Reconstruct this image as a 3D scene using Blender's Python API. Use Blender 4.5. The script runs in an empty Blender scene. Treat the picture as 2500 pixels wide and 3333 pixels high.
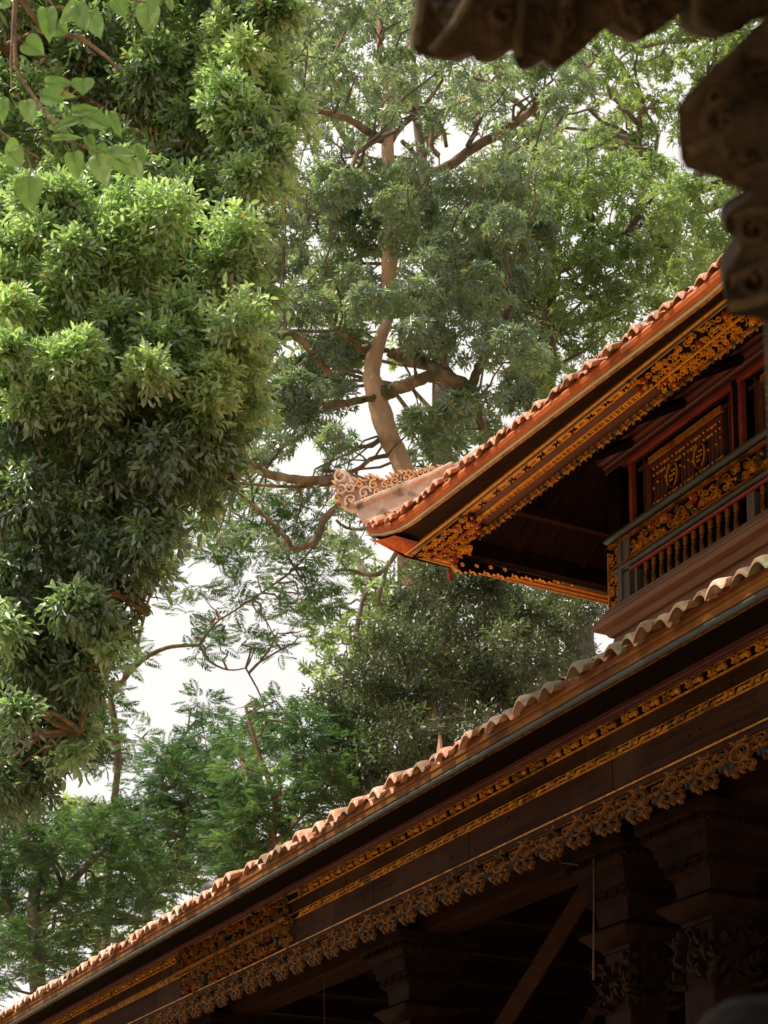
import bpy, math, random
import numpy as np
from mathutils import Vector, Matrix
random.seed(11)
R = np.random.default_rng(11)
PI = math.pi
sc = bpy.context.scene
COL = sc.collection

# ------------------------------------------------------------------ camera model
PHI = math.radians(27.5); TH = math.radians(8.8); FPX = 5980.0; PX, PY = 1250.0, 3514.0
EYE = np.array([0, 0, 1.6])
HD = np.array([-math.cos(PHI), math.sin(PHI), 0]); RT = np.array([math.sin(PHI), math.cos(PHI), 0]); ZU = np.array([0, 0, 1.0])
FW = HD * math.cos(TH) + ZU * math.sin(TH); UP = -HD * math.sin(TH) + ZU * math.cos(TH)
def ray(x, y): return FW * FPX + RT * (x - PX) - UP * (y - PY)
def onY(x, y, Y): d = ray(x, y); return EYE + d * (Y / d[1])
def atD(x, y, D): d = ray(x, y); return EYE + d * (D / (d @ HD))
def onP(x, y, p0, n):
    d = ray(x, y); n = np.array(n, float)
    return EYE + d * (((np.array(p0) - EYE) @ n) / (d @ n))
def pxm(D): return D / 6050.0            # metres per photo pixel at horizontal distance D

# ------------------------------------------------------------------ scene helpers
def tag(o, label=None, cat=None, group=None, kind=None):
    if label: o['label'] = label
    if cat: o['category'] = cat
    if group: o['group'] = group
    if kind: o['kind'] = kind
    return o
def empty(name, loc, label, cat, group=None):
    o = bpy.data.objects.new(name, None); COL.objects.link(o); o.location = loc
    o.empty_display_size = 0.2
    return tag(o, label, cat, group)
def par(o, parent):
    o.parent = parent
    def world(q):
        return q.location.copy() if q.parent is None else world(q.parent) + q.matrix_parent_inverse.translation + q.location
    o.matrix_parent_inverse = Matrix.Translation(-world(parent))
class MB:
    def __init__(s): s.v = []; s.f = []; s.m = []; s.mi = 0
    def add(s, vs, fs, mi=None):
        b = len(s.v); s.v.extend([tuple(map(float, p)) for p in vs]); k = s.mi if mi is None else mi
        for f in fs: s.f.append([b + i for i in f]); s.m.append(k)
    def box(s, x0, x1, y0, y1, z0, z1, mi=None):
        s.add([(x0,y0,z0),(x1,y0,z0),(x1,y1,z0),(x0,y1,z0),(x0,y0,z1),(x1,y0,z1),(x1,y1,z1),(x0,y1,z1)],
              [(3,2,1,0),(4,5,6,7),(0,1,5,4),(1,2,6,5),(2,3,7,6),(3,0,4,7)], mi)
    def tube(s, pts, rad, n=8, mi=None, caps=True, jit=0):
        pts = [np.array(p, float) for p in pts]
        if not hasattr(rad, '__len__'): rad = [rad] * len(pts)
        vs = []; fs = []; N = None
        for i, p in enumerate(pts):
            t = pts[min(i + 1, len(pts) - 1)] - pts[max(i - 1, 0)]; t /= (np.linalg.norm(t) + 1e-9)
            if N is None:
                N = np.cross(t, (0, 0, 1)) if abs(t[2]) < .9 else np.cross(t, (1, 0, 0))
            N = N - t * (N @ t); N /= np.linalg.norm(N); B = np.cross(t, N)
            for k in range(n):
                a = 2 * PI * k / n
                r = rad[i] * (1 + (random.uniform(-jit, jit) if jit else 0))
                vs.append(p + r * (math.cos(a) * N + math.sin(a) * B))
        for i in range(len(pts) - 1):
            for k in range(n):
                fs.append((i*n+k, i*n+(k+1) % n, (i+1)*n+(k+1) % n, (i+1)*n+k))
        if caps: fs.append(tuple(range(n))[::-1]); fs.append(tuple((len(pts)-1)*n+k for k in range(n)))
        s.add(vs, fs, mi)
    def ball(s, c, r, mi=None, nu=8, nv=5, sc=(1, 1, 1)):
        vs = []; fs = []
        for j in range(nv + 1):
            t = PI * j / nv
            for i in range(nu):
                a = 2 * PI * i / nu
                vs.append((c[0]+sc[0]*r*math.sin(t)*math.cos(a), c[1]+sc[1]*r*math.sin(t)*math.sin(a), c[2]+sc[2]*r*math.cos(t)))
        for j in range(nv):
            for i in range(nu):
                fs.append((j*nu+i, (j+1)*nu+i, (j+1)*nu+(i+1) % nu, j*nu+(i+1) % nu))
        s.add(vs, fs, mi)
    def lathe(s, c, prof, n=12, mi=None):
        vs = []; fs = []
        for r, z in prof:
            for i in range(n):
                a = 2 * PI * i / n; vs.append((c[0]+r*math.cos(a), c[1]+r*math.sin(a), c[2]+z))
        for j in range(len(prof) - 1):
            for i in range(n): fs.append((j*n+i, j*n+(i+1) % n, (j+1)*n+(i+1) % n, (j+1)*n+i))
        fs.append(tuple(range(n))[::-1]); fs.append(tuple((len(prof)-1)*n+i for i in range(n)))
        s.add(vs, fs, mi)
    def square(s, c, prof, mi=None):          # stepped square shaft: (half width, z)
        vs = []; fs = []
        for h, z in prof:
            vs += [(c[0]-h, c[1]-h, z), (c[0]+h, c[1]-h, z), (c[0]+h, c[1]+h, z), (c[0]-h, c[1]+h, z)]
        for j in range(len(prof) - 1):
            for i in range(4): fs.append((j*4+i, j*4+(i+1) % 4, (j+1)*4+(i+1) % 4, (j+1)*4+i))
        fs.append((3, 2, 1, 0)); k = (len(prof)-1)*4; fs.append((k, k+1, k+2, k+3))
        s.add(vs, fs, mi)
    def poly(s, front, back, mi=None, mif=None):        # prism between two matching outlines
        n = len(front)
        if mif is not None: s.add(front, [tuple(range(n))], mif); s.add(list(front) + list(back), [tuple(range(2*n-1, n-1, -1))] + [(i, n+i, n+(i+1) % n, (i+1) % n) for i in range(n)], mi); return
        s.add(list(front) + list(back), [tuple(range(n)), tuple(range(2*n-1, n-1, -1))] +
              [(i, n+i, n+(i+1) % n, (i+1) % n) for i in range(n)], mi)
    def build(s, name, mats, parent=None, smooth=None, bevel=0, label=None):
        me = bpy.data.meshes.new(name); me.from_pydata(s.v, [], s.f); me.validate(); me.update()
        if not isinstance(mats, (list, tuple)): mats = [mats]
        for m in mats: me.materials.append(m)
        if len(mats) > 1 and len(me.polygons) == len(s.m): me.polygons.foreach_set('material_index', s.m)
        if smooth is not None:
            me.polygons.foreach_set('use_smooth', [True] * len(me.polygons))
            me.set_sharp_from_angle(angle=math.radians(smooth))
        o = bpy.data.objects.new(name, me); COL.objects.link(o)
        if bevel:
            b = o.modifiers.new('Bevel', 'BEVEL'); b.width = bevel; b.segments = 2; b.limit_method = 'ANGLE'
        if parent: par(o, parent)
        if label: o['label'] = label
        return o

# ------------------------------------------------------------------ materials
def newmat(name):
    m = bpy.data.materials.new(name); m.use_nodes = True; nt = m.node_tree; nt.nodes.clear()
    out = nt.nodes.new('ShaderNodeOutputMaterial'); b = nt.nodes.new('ShaderNodeBsdfPrincipled')
    nt.links.new(b.outputs[0], out.inputs[0]); return m, nt, b, out
def surf(name, c1, c2, rough=.6, scale=(8, 8, 8), detail=6, bump=.15, bscale=None, metal=0, c3=None, spots=None, spec=.25, contrast=(.35, .65)):
    m, nt, b, out = newmat(name); N = nt.nodes.new; L = nt.links.new
    tc = N('ShaderNodeTexCoord'); mp = N('ShaderNodeMapping'); mp.inputs['Scale'].default_value = scale
    L(tc.outputs['Object'], mp.inputs[0])
    nz = N('ShaderNodeTexNoise'); nz.inputs['Scale'].default_value = 1; nz.inputs['Detail'].default_value = detail; nz.inputs['Roughness'].default_value = .62
    L(mp.outputs[0], nz.inputs['Vector'])
    cr = N('ShaderNodeValToRGB'); cr.color_ramp.elements[0].position = contrast[0]; cr.color_ramp.elements[1].position = contrast[1]
    cr.color_ramp.elements[0].color = (*c1, 1); cr.color_ramp.elements[1].color = (*c2, 1)
    L(nz.outputs['Fac'], cr.inputs[0]); col = cr.outputs[0]
    if c3:
        n2 = N('ShaderNodeTexNoise'); n2.inputs['Scale'].default_value = spots or 2.5; n2.inputs['Detail'].default_value = 8
        L(tc.outputs['Object'], n2.inputs['Vector'])
        r2 = N('ShaderNodeValToRGB'); r2.color_ramp.elements[0].position = .52; r2.color_ramp.elements[1].position = .66
        L(n2.outputs['Fac'], r2.inputs[0])
        mx = N('ShaderNodeMix'); mx.data_type = 'RGBA'; L(r2.outputs[0], mx.inputs[0]); L(col, mx.inputs[6]); mx.inputs[7].default_value = (*c3, 1)
        col = mx.outputs[2]
    L(col, b.inputs['Base Color'])
    b.inputs['Roughness'].default_value = rough; b.inputs['Metallic'].default_value = metal; b.inputs['Specular IOR Level'].default_value = spec
    if bump:
        n3 = N('ShaderNodeTexNoise'); n3.inputs['Scale'].default_value = 1; n3.inputs['Detail'].default_value = 8
        mp2 = N('ShaderNodeMapping'); mp2.inputs['Scale'].default_value = bscale or tuple(4 * q for q in scale); L(tc.outputs['Object'], mp2.inputs[0]); L(mp2.outputs[0], n3.inputs['Vector'])
        bp = N('ShaderNodeBump'); bp.inputs['Strength'].default_value = bump; bp.inputs['Distance'].default_value = .02
        L(n3.outputs['Fac'], bp.inputs['Height']); L(bp.outputs[0], b.inputs['Normal'])
    return m
M = {}
M['tile'] = surf('terracotta_tile', (.50, .22, .11), (.74, .42, .26), .36, (5, 5, 5), 8, .25, c3=(.27, .21, .13), spots=6)
M['tile_up'] = surf('terracotta_tile_orange', (.52, .20, .09), (.70, .38, .24), .36, (7, 7, 7), 8, .2, c3=(.36, .22, .14), spots=6.5)
M['tile_old'] = surf('mossy_terracotta', (.22, .12, .06), (.36, .22, .12), .7, (6, 6, 6), 8, .3, c3=(.22, .24, .14), spots=4)
M['tile_pale'] = surf('pale_terracotta', (.58, .33, .21), (.80, .57, .42), .4, (6, 6, 6), 8, .25, c3=(.34, .20, .12), spots=5)
M['batten'] = surf('red_batten', (.12, .030, .012), (.26, .075, .025), .7, (1.5, 20, 40), 6, .3)
M['batten_up'] = surf('orange_glow_batten', (.36, .062, .008), (.70, .175, .020), .65, (2.2, 20, 60), 8, .4, c3=(.20, .040, .010), spots=2.2)  # clay orange brightened to paint in sunlit and bounced glow
M['fascia'] = surf('fascia_wood', (.12, .045, .009), (.27, .110, .020), .65, (1.2, 14, 30), 8, .25, c3=(.085, .030, .008), spots=2.5, spec=.12)
M['pale'] = surf('pale_fillet', (.50, .42, .22), (.66, .56, .32), .6, (1, 20, 20), 5, .1)
M['pipe'] = surf('blue_grey_paint', (.036, .048, .050), (.070, .085, .085), .42, (3, 12, 12), 5, .05)
M['dark'] = surf('dark_wood', (.006, .0032, .0022), (.015, .007, .004), .85, (1.2, 12, 18), 6, .2, spec=.05)
M['soffit'] = surf('soffit_boards', (.010, .005, .003), (.030, .014, .009), .8, (1.2, 40, 6), 6, .25, spec=.06)
M['brown'] = surf('brown_board', (.022, .0085, .0045), (.046, .019, .010), .75, (1.0, 10, 22), 9, .2, c3=(.060, .030, .018), spots=1.1, spec=.08)
M['brown_up'] = surf('brown_board_red', (.085, .035, .022), (.14, .058, .036), .55, (1.0, 10, 22), 7, .12)
M['timber'] = surf('dark_red_timber', (.009, .0034, .002), (.021, .0078, .0042), .8, (6, 6, 1.2), 8, .25, spec=.08)
M['beam'] = surf('red_beam', (.017, .0062, .0034), (.036, .0135, .0075), .8, (1.0, 12, 12), 8, .2, spec=.08)
M['maroon'] = surf('maroon_paint', (.085, .028, .026), (.14, .05, .045), .45, (1.5, 12, 12), 6, .08)
M['redline'] = surf('red_paint', (.22, .045, .03), (.33, .075, .05), .45, (4, 8, 8), 5, .08)
M['gold'] = surf('gilt_carving', (.28, .105, .010), (.62, .27, .026), .45, (22, 22, 22), 6, .25, metal=.05, c3=(.13, .055, .012), spots=6)
M['gold_br'] = surf('bright_gilt', (.60, .235, .012), (.92, .42, .030), .45, (26, 26, 26), 5, .2, metal=.05)
M['gold_dim'] = surf('tarnished_gilt', (.115, .043, .006), (.30, .120, .014), .55, (18, 18, 18), 6, .3, metal=.05, c3=(.05, .021, .006), spots=7, spec=.12)
M['gold_old'] = surf('worn_gilt', (.060, .022, .0035), (.19, .075, .010), .6, (16, 16, 16), 6, .35, c3=(.03, .013, .005), spots=9, spec=.1)
M['green'] = surf('green_paint', (.022, .042, .024), (.065, .10, .055), .6, (20, 20, 20), 4, .1)
M['red'] = surf('flower_red', (.20, .028, .014), (.40, .075, .035), .55, (20, 20, 20), 4, .1)
M['red_dim'] = surf('faded_red', (.10, .018, .010), (.22, .045, .022), .6, (20, 20, 20), 4, .1, spec=.1)
M['blue'] = surf('slate_blue_paint', (.010, .009, .010), (.026, .022, .022), .8, (20, 20, 20), 4, .1)
M['grey_post'] = surf('grey_wood', (.07, .06, .055), (.13, .11, .10), .6, (12, 12, 2), 6, .15)
M['sill'] = surf('sill_wood', (.13, .068, .040), (.23, .125, .075), .65, (1, 14, 14), 7, .15)
M['plaster'] = surf('pink_plaster', (.66, .46, .36), (.84, .68, .57), .7, (9, 9, 9), 8, .3, c3=(.20, .155, .115), spots=5.5)
M['plaster_o'] = surf('peach_carving', (.72, .37, .17), (.88, .62, .40), .65, (14, 14, 14), 8, .3)
M['stone'] = surf('weathered_stone', (.022, .014, .007), (.150, .098, .055), .95, (7, 7, 7), 10, 1.0, bscale=(45, 45, 45), c3=(.012, .015, .007), spots=5)
M['stone_l'] = surf('worn_stone_edge', (.06, .042, .023), (.15, .11, .062), .95, (9, 9, 9), 10, .6, bscale=(45, 45, 45))
M['bark'] = surf('moss_bark', (.11, .075, .04), (.42, .29, .19), .9, (3, 3, 1.2), 9, .9, bscale=(14, 14, 5), c3=(.09, .10, .03), spots=1.3)
M['bark_pink'] = surf('smooth_pink_bark', (.50, .30, .18), (.84, .56, .38), .8, (1.6, 1.6, .9), 9, .5, bscale=(9, 9, 22), c3=(.24, .17, .09), spots=.8)
M['bark_grey'] = surf('grey_bark', (.095, .078, .058), (.235, .195, .150), .9, (4, 4, 1.5), 9, .8, bscale=(16, 16, 6))
M['twig'] = surf('twig_bark', (.16, .095, .055), (.34, .22, .13), .8, (12, 12, 12), 6, .4)
M['stone_dark'] = surf('dark_stone', (.006, .004, .003), (.022, .016, .010), .95, (9, 9, 9), 10, .6)
M['cord'] = surf('old_cord', (.06, .032, .022), (.11, .06, .042), .8, (30, 30, 30), 4, .2)
M['navy'] = surf('navy_paint', (.035, .03, .045), (.065, .055, .075), .5, (8, 8, 8), 5, .1)
M['ground'] = surf('packed_earth', (.26, .18, .105), (.42, .30, .19), .95, (1.2, 1.2, 1.2), 10, .5, c3=(.09, .11, .04), spots=.5)

def leafmat(name, dark, mid, light, odd, trans=.35, rough=.38, spec=.5, veins=False, tcol=None, ior=1.6):
    m, nt, b, out = newmat(name); N = nt.nodes.new; L = nt.links.new
    at = N('ShaderNodeAttribute'); at.attribute_name = 'tint'
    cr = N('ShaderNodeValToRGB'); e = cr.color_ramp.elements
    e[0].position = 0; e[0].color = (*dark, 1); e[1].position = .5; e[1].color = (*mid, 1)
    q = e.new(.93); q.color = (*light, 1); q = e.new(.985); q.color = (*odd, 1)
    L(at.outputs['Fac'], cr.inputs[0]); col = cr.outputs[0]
    if veins:
        tc = N('ShaderNodeTexCoord'); nz = N('ShaderNodeTexNoise'); nz.inputs['Scale'].default_value = 28; nz.inputs['Detail'].default_value = 6
        L(tc.outputs['Object'], nz.inputs['Vector'])
        mx = N('ShaderNodeMix'); mx.data_type = 'RGBA'; mx.blend_type = 'MULTIPLY'; mx.inputs[0].default_value = .55
        r2 = N('ShaderNodeValToRGB'); r2.color_ramp.elements[0].position = .3; r2.color_ramp.elements[0].color = (.55, .5, .35, 1); r2.color_ramp.elements[1].position = .6
        L(nz.outputs['Fac'], r2.inputs[0]); L(col, mx.inputs[6]); L(r2.outputs[0], mx.inputs[7]); col = mx.outputs[2]
    L(col, b.inputs['Base Color']); b.inputs['Roughness'].default_value = rough; b.inputs['Specular IOR Level'].default_value = spec; b.inputs['IOR'].default_value = ior
    tr = N('ShaderNodeBsdfTranslucent')
    hs = N('ShaderNodeMix'); hs.data_type = 'RGBA'; hs.blend_type = 'MULTIPLY'; hs.inputs[0].default_value = 1
    L(col, hs.inputs[6]); hs.inputs[7].default_value = (*(tcol or (1.5, 1.6, .7)), 1)
    L(hs.outputs[2], tr.inputs[0])
    ms = N('ShaderNodeMixShader'); ms.inputs[0].default_value = trans
    L(b.outputs[0], ms.inputs[1]); L(tr.outputs[0], ms.inputs[2]); L(ms.outputs[0], out.inputs[0])
    return m
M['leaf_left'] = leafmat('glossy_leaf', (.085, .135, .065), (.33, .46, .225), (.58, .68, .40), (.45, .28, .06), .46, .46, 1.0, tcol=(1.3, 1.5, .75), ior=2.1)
M['leaf_mid'] = leafmat('hazed_bluegreen_leaf', (.135, .195, .150), (.26, .345, .26), (.39, .48, .34), (.65, .30, .05), .36, .40, 1.0)  # paler and bluer to paint haze into the leaf colour
M['leaf_right'] = leafmat('light_leaf', (.12, .185, .085), (.225, .325, .15), (.36, .46, .22), (.55, .42, .08), .38, .4, .7)
M['leaf_fine'] = leafmat('feather_leaf', (.036, .082, .044), (.078, .155, .075), (.155, .25, .11), (.62, .42, .06), .35, .55, .4)
M['leaf_dark'] = leafmat('dull_leaf', (.060, .078, .046), (.115, .150, .085), (.20, .25, .14), (.30, .26, .12), .25, .42, .7)
M['leaf_far'] = leafmat('hazed_far_leaf', (.14, .20, .10), (.25, .34, .17), (.36, .45, .24), (.5, .4, .1), .45, .6, .3)  # distance haze painted in as a paler leaf colour
M['leaf_near'] = leafmat('broad_leaf', (.15, .26, .085), (.23, .38, .125), (.33, .47, .16), (.40, .36, .09), .50, .5, .35, True, (1.35, 1.6, .7))

# ------------------------------------------------------------------ generic architecture helpers
def ring(mb, rect, prof, n=14, lift=None, closed=True, mi=None):
    """sweep a closed (out, z) profile around a rectangle with mitred corners; lift(s in 0..1 from corner, out)"""
    x0, x1, y0, y1 = rect; st = []
    for side in range(4):
        for k in range(n):
            st.append((side, k / n))
    vs = []
    for side, t in st:
        s = min(t, 1 - t) * 2
        for o, z in prof:
            a, b, c, d = x0 - o, x1 + o, y0 - o, y1 + o
            p = [(a + (b-a)*t, c), (b, c + (d-c)*t), (b + (a-b)*t, d), (a, d + (c-d)*t)][side]
            if lift: dist = min(t, 1 - t) * [(b-a), (d-c)][side % 2]; dz = lift(dist, side, o)
            else: dz = 0
            vs.append((p[0], p[1], z + dz))
    m = len(prof); k = len(st); fs = []
    for i in range(k):
        for j in range(m if closed else m - 1):
            fs.append((i*m+j, ((i+1) % k)*m+j, ((i+1) % k)*m+(j+1) % m, i*m+(j+1) % m))
    mb.add(vs, fs, mi)
def board(o, t, z0, z1): return [(o - t, z0), (o, z0), (o, z1), (o - t, z1)]
def rod(o, z, r, n=10): return [(o + r*math.cos(2*PI*i/n), z + r*math.sin(2*PI*i/n)) for i in range(n)]

class Relief:
    """carved ornament on a local plane: u along the wall, v up, w towards the viewer"""
    def __init__(s, mb, org, U, V, W): s.mb = mb; s.o = np.array(org, float); s.U = np.array(U, float); s.V = np.array(V, float); s.W = np.array(W, float)
    def P(s, u, v, w): return s.o + s.U*u + s.V*v + s.W*w
    def ribbon(s, pts, wid, h, mi):
        n = len(pts); vs = []; fs = []
        for i, (u, v) in enumerate(pts):
            a = pts[max(i-1, 0)]; b = pts[min(i+1, n-1)]; du, dv = b[0]-a[0], b[1]-a[1]; l = math.hypot(du, dv) + 1e-9
            nu, nv = -dv/l, du/l; q = wid[i] if hasattr(wid, '__len__') else wid
            vs += [s.P(u-nu*q, v-nv*q, 0), s.P(u-nu*q*.45, v-nv*q*.45, h), s.P(u+nu*q*.45, v+nv*q*.45, h), s.P(u+nu*q, v+nv*q, 0)]
        for i in range(n-1):
            for j in range(3): fs.append((i*4+j, i*4+j+1, (i+1)*4+j+1, (i+1)*4+j))
        s.mb.add(vs, fs, mi)
    def curl(s, u, v, r, ang, turn, mi, h=.02, w=None):
        w = w or r*.24; pts = []; ws = []
        for i in range(15):
            t = i/14; a = ang + turn*(t*2*PI*1.25); q = r*(1 - .82*t)
            pts.append((u + q*math.cos(a), v + q*math.sin(a))); ws.append(w*(1 - .55*t))
        s.ribbon(pts, ws, h, mi)
    def leaf(s, u, v, l, ang, mi, h=.02, w=.32):
        pts = []; ws = []
        for i in range(7):
            t = i/6; a = ang + .7*(t-.3); pts.append((u + l*t*math.cos(a), v + l*t*math.sin(a))); ws.append(l*w*math.sin(PI*min(1, t*.92+.06)))
        s.ribbon(pts, ws, h, mi)
    def flower(s, u, v, r, mi, mc, h=.025):
        for k in range(6): s.leaf(u, v, r, k*PI/3 + .2, mi, h*.8, .34)
        c = s.P(u, v, h); s.mb.ball(c, r*.33, mc, 8, 5)
    def bar(s, u0, u1, v0, v1, h, mi):
        vs = [s.P(u0, v0, 0), s.P(u1, v0, 0), s.P(u1, v1, 0), s.P(u0, v1, 0), s.P(u0, v0, h), s.P(u1, v0, h), s.P(u1, v1, h), s.P(u0, v1, h)]
        s.mb.add(vs, [(3,2,1,0),(4,5,6,7),(0,1,5,4),(1,2,6,5),(2,3,7,6),(3,0,4,7)], mi)
def scrollwork(rl, u0, u1, v0, v1, step, seed, inside=None, mats=(0, 1, 2, 3), flowers=.12, h=.022):
    """dense foliate carving; mats = gold, green, red, blue"""
    rg = random.Random(seed); g, gr, re, bl = mats
    nu = max(1, int((u1-u0)/step)); nv = max(1, int((v1-v0)/step))
    for i in range(nu):
        for j in range(nv):
            u = u0 + (i + .5 + rg.uniform(-.3, .3))*(u1-u0)/nu; v = v0 + (j + .5 + rg.uniform(-.25, .25))*(v1-v0)/nv
            if inside and not inside(u, v): continue
            q = rg.random()
            if q < flowers: rl.flower(u, v, step*.55, rg.choice([re, re, bl, g]), g, h*1.3)
            elif q < flowers + .16: rl.leaf(u, v, step*.9, rg.uniform(0, 6.28), gr, h*.7, .2); rl.curl(u, v, step*.5, rg.uniform(0, 6.28), 1, g, h*.7, step*.08)
            else:
                rl.curl(u, v, step*rg.uniform(.45, .62), rg.uniform(0, 6.28), rg.choice([-1, 1]), g, h*rg.uniform(.6, .9), step*.085)
                rl.leaf(u, v, step*rg.uniform(.6, .85), rg.uniform(0, 6.28), g, h*.8, .15)
                if rg.random() < .4: rl.leaf(u, v, step*.7, rg.uniform(0, 6.28), rg.choice([gr, re, g]), h*.7, .18)

# ================================================================== PAVILION
pav = empty('temple_pavilion', (-15.4, 11.8, 0), 'two-tiered dark wooden temple pavilion with gilded carved eaves and clay tile roofs', 'pavilion')
LR = (-25.8, -5.2, 8.0, 15.6)        # lower body rectangle (column fronts)
UR = (-13.45, -6.2, 9.4, 14.2)       # upper body rectangle

def wave(u): # pantile cross-section over one period 0..1
    return math.sin(PI*min(1, u/.62))**.9 if u < .62 else -.28*math.sin(PI*(u-.62)/.38)

def tile_slope(name, rect, side, o_edge, o_in, zfun, per, amp, mat, parent, lift, seed):
    """wavy tiled slope on one side of a hipped roof, one mesh"""
    rg = random.Random(seed); x0, x1, y0, y1 = rect; a0, a1 = ((x0, x1) if side in (0, 2) else (y0, y1))
    mb = MB(); S = 7; sub = 8; T0 = a0 - o_edge; n = int((a1 + o_edge - T0)/per)
    cols = []
    for k in range(n):
        dz = rg.uniform(-.008, .008)
        for q in range(sub):
            cols.append((T0 + (k + q/sub)*per, amp*wave(q/sub) + dz))
    vs = []; fs = []
    for t, dz in cols:
        oi = max(o_in, a0 - t, t - a1); oi = min(oi, o_edge - .02)
        dist = min(t - T0, a1 + o_edge - t)
        for j in range(S + 1):
            o = o_edge + (oi - o_edge)*j/S
            z = zfun(o) + dz + lift(dist, side)*max(0, 1 - (o_edge-o)/1.6)
            if side == 0: p = (t, y0 - o, z)
            elif side == 2: p = (t, y1 + o, z)
            elif side == 1: p = (x1 + o, t, z)
            else: p = (x0 - o, t, z)
            vs.append(p)
    for i in range(len(cols) - 1):
        for j in range(S): fs.append((i*(S+1)+j, (i+1)*(S+1)+j, (i+1)*(S+1)+j+1, i*(S+1)+j+1))
    mb.add(vs, fs)
    return mb
def eave_tiles(rect, side, o_edge, zfun, per, lift, seed, t_from, t_to, matpick, big=1.0):
    """row of separate pantile ends along one eave (one mesh: a surface pattern)"""
    rg = random.Random(seed); x0, x1, y0, y1 = rect; a0, a1 = ((x0, x1) if side in (0, 2) else (y0, y1))
    mb = MB(); t = t_from; k = 0
    while t < t_to:
        k += 1; odd = k % 2
        A = (.070 if odd else .052)*big*rg.uniform(.85, 1.15); wd = per*(1.10 if odd else 1.02); roll = rg.uniform(-.30, .30) + (.12 if odd else -.10)
        push = rg.uniform(-.035, .035) + (.015 if odd else -.015) - (.06 if rg.random() < .06 else 0); dz = rg.uniform(-.016, .016); mi = matpick(t, rg)
        nS = 12; rows = []
        for j, (back, sc_, zz) in enumerate([(-.008, .90, -.004), (0, 1, 0), (.035, 1.0, .004), (.10, .97, .0), (.22, .92, -.006), (.38, .88, -.012)]):
            row = []
            for q in range(nS + 1):
                u = q/nS; w = A*sc_*(math.sin(PI*min(1, u/.70))**.8 if u < .70 else -.30*math.sin(PI*(u-.70)/.30))
                tt = t + (u - .4)*wd; w += roll*(u-.4)*wd
                dist = max(0, min(tt - (a0 - o_edge), a1 + o_edge - tt)); o = o_edge + push - min(back, dist*.9)
                row.append((tt, o, zfun(o) + w + dz + zz + lift(dist, side)))
            rows.append(row)
        def W(tt, o, z): return (tt, y0-o, z) if side == 0 else ((x0-o, tt, z) if side == 3 else (tt, y1+o, z))
        n1 = nS + 1; vs = [W(*p) for r in rows for p in r] + [W(p[0], p[1], p[2]-.020) for r in rows for p in r]; nb = len(rows)*n1; fs = []
        for j in range(len(rows)-1):
            for q in range(nS):
                fs.append((j*n1+q, j*n1+q+1, (j+1)*n1+q+1, (j+1)*n1+q)); fs.append((nb+j*n1+q+1, nb+j*n1+q, nb+(j+1)*n1+q, nb+(j+1)*n1+q+1))
        for q in range(nS): fs.append((q, nb+q, nb+q+1, q+1))
        for j in range(len(rows)-1):
            fs.append((j*n1, (j+1)*n1, nb+(j+1)*n1, nb+j*n1)); fs.append((j*n1+nS, nb+j*n1+nS, nb+(j+1)*n1+nS, (j+1)*n1+nS))
        mb.add(vs, fs, mi); t += per*rg.uniform(.97, 1.03)
    return mb
nolift = lambda d, side=0, o=0: 0.0

# ---- lower roof
zl = lambda o: 6.328 + (1.2 - o)*.42 + max(0, (1.0-o))**1.5*.10
roofL = bpy.data.objects.new('tiled_roof', None); COL.objects.link(roofL); par(roofL, pav); roofL['label'] = 'lower roof with a long row of round clay eave tiles'
for s_ in (0, 1, 2, 3):
    tile_slope('roof_slope', LR, s_, 1.12, -2.6, zl, .195, .06, M['tile'], roofL, nolift, s_).build('roof_slope', M['tile_old' if s_ else 'tile'], roofL, 60)
mb = MB(); mb.box(-23.2, -7.8, 10.6, 13.0, 7.60, 7.72); mb.build('roof_deck', M['dark'], roofL)
eave_tiles(LR, 0, 1.2, zl, .195, nolift, 5, -26.9, -4.1, lambda t, rg: (1 if (t > -10.9 and rg.random() < .75) or rg.random() < .08 else (2 if rg.random() < .3 else 0))).build('eave_tile_row', [M['tile'], M['tile_old'], M['tile_pale']], roofL, 50)
eave_tiles(LR, 3, 1.2, zl, .195, nolift, 6, 6.9, 16.7, lambda t, rg: 0).build('eave_tile_row', [M['tile'], M['tile_old']], roofL, 50)

def lower_part(name, mat, profs, **k):
    mb = MB()
    for p in profs: ring(mb, LR, p, 10)
    return mb.build(name, mat, pav, bevel=k.get('bevel', 0), smooth=k.get('smooth'), label=k.get('label'))
lower_part('tile_batten', M['batten'], [board(1.15, .10, 6.282, 6.335), board(1.12, .08, 6.335, 6.40)], bevel=.006)
lower_part('fascia_board', M['fascia'], [board(1.165, .03, 6.262, 6.290), board(1.155, .03, 6.205, 6.262)], bevel=.004)
lower_part('gutter_pipe', M['pipe'], [rod(1.135, 6.182, .022, 12)], smooth=60)
mb = MB(); ring(mb, LR, board(1.10, .015, 6.172, 6.184), 10)
rg = random.Random(3); x = -26.8
while x < -4.2:                                         # broken gilt edge under the pipe
    w = rg.uniform(.03, .12); mb.box(x, x + w, LR[2]-1.118, LR[2]-1.105, 6.164, 6.176 + rg.uniform(0, .006)); x += w + rg.uniform(.02, .06)
mb.build('gilt_edge', M['gold_dim'], pav)
lower_part('soffit', M['dark'], [[(1.09, 6.19), (.58, 6.335), (.58, 6.36), (1.09, 6.215)]])

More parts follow.
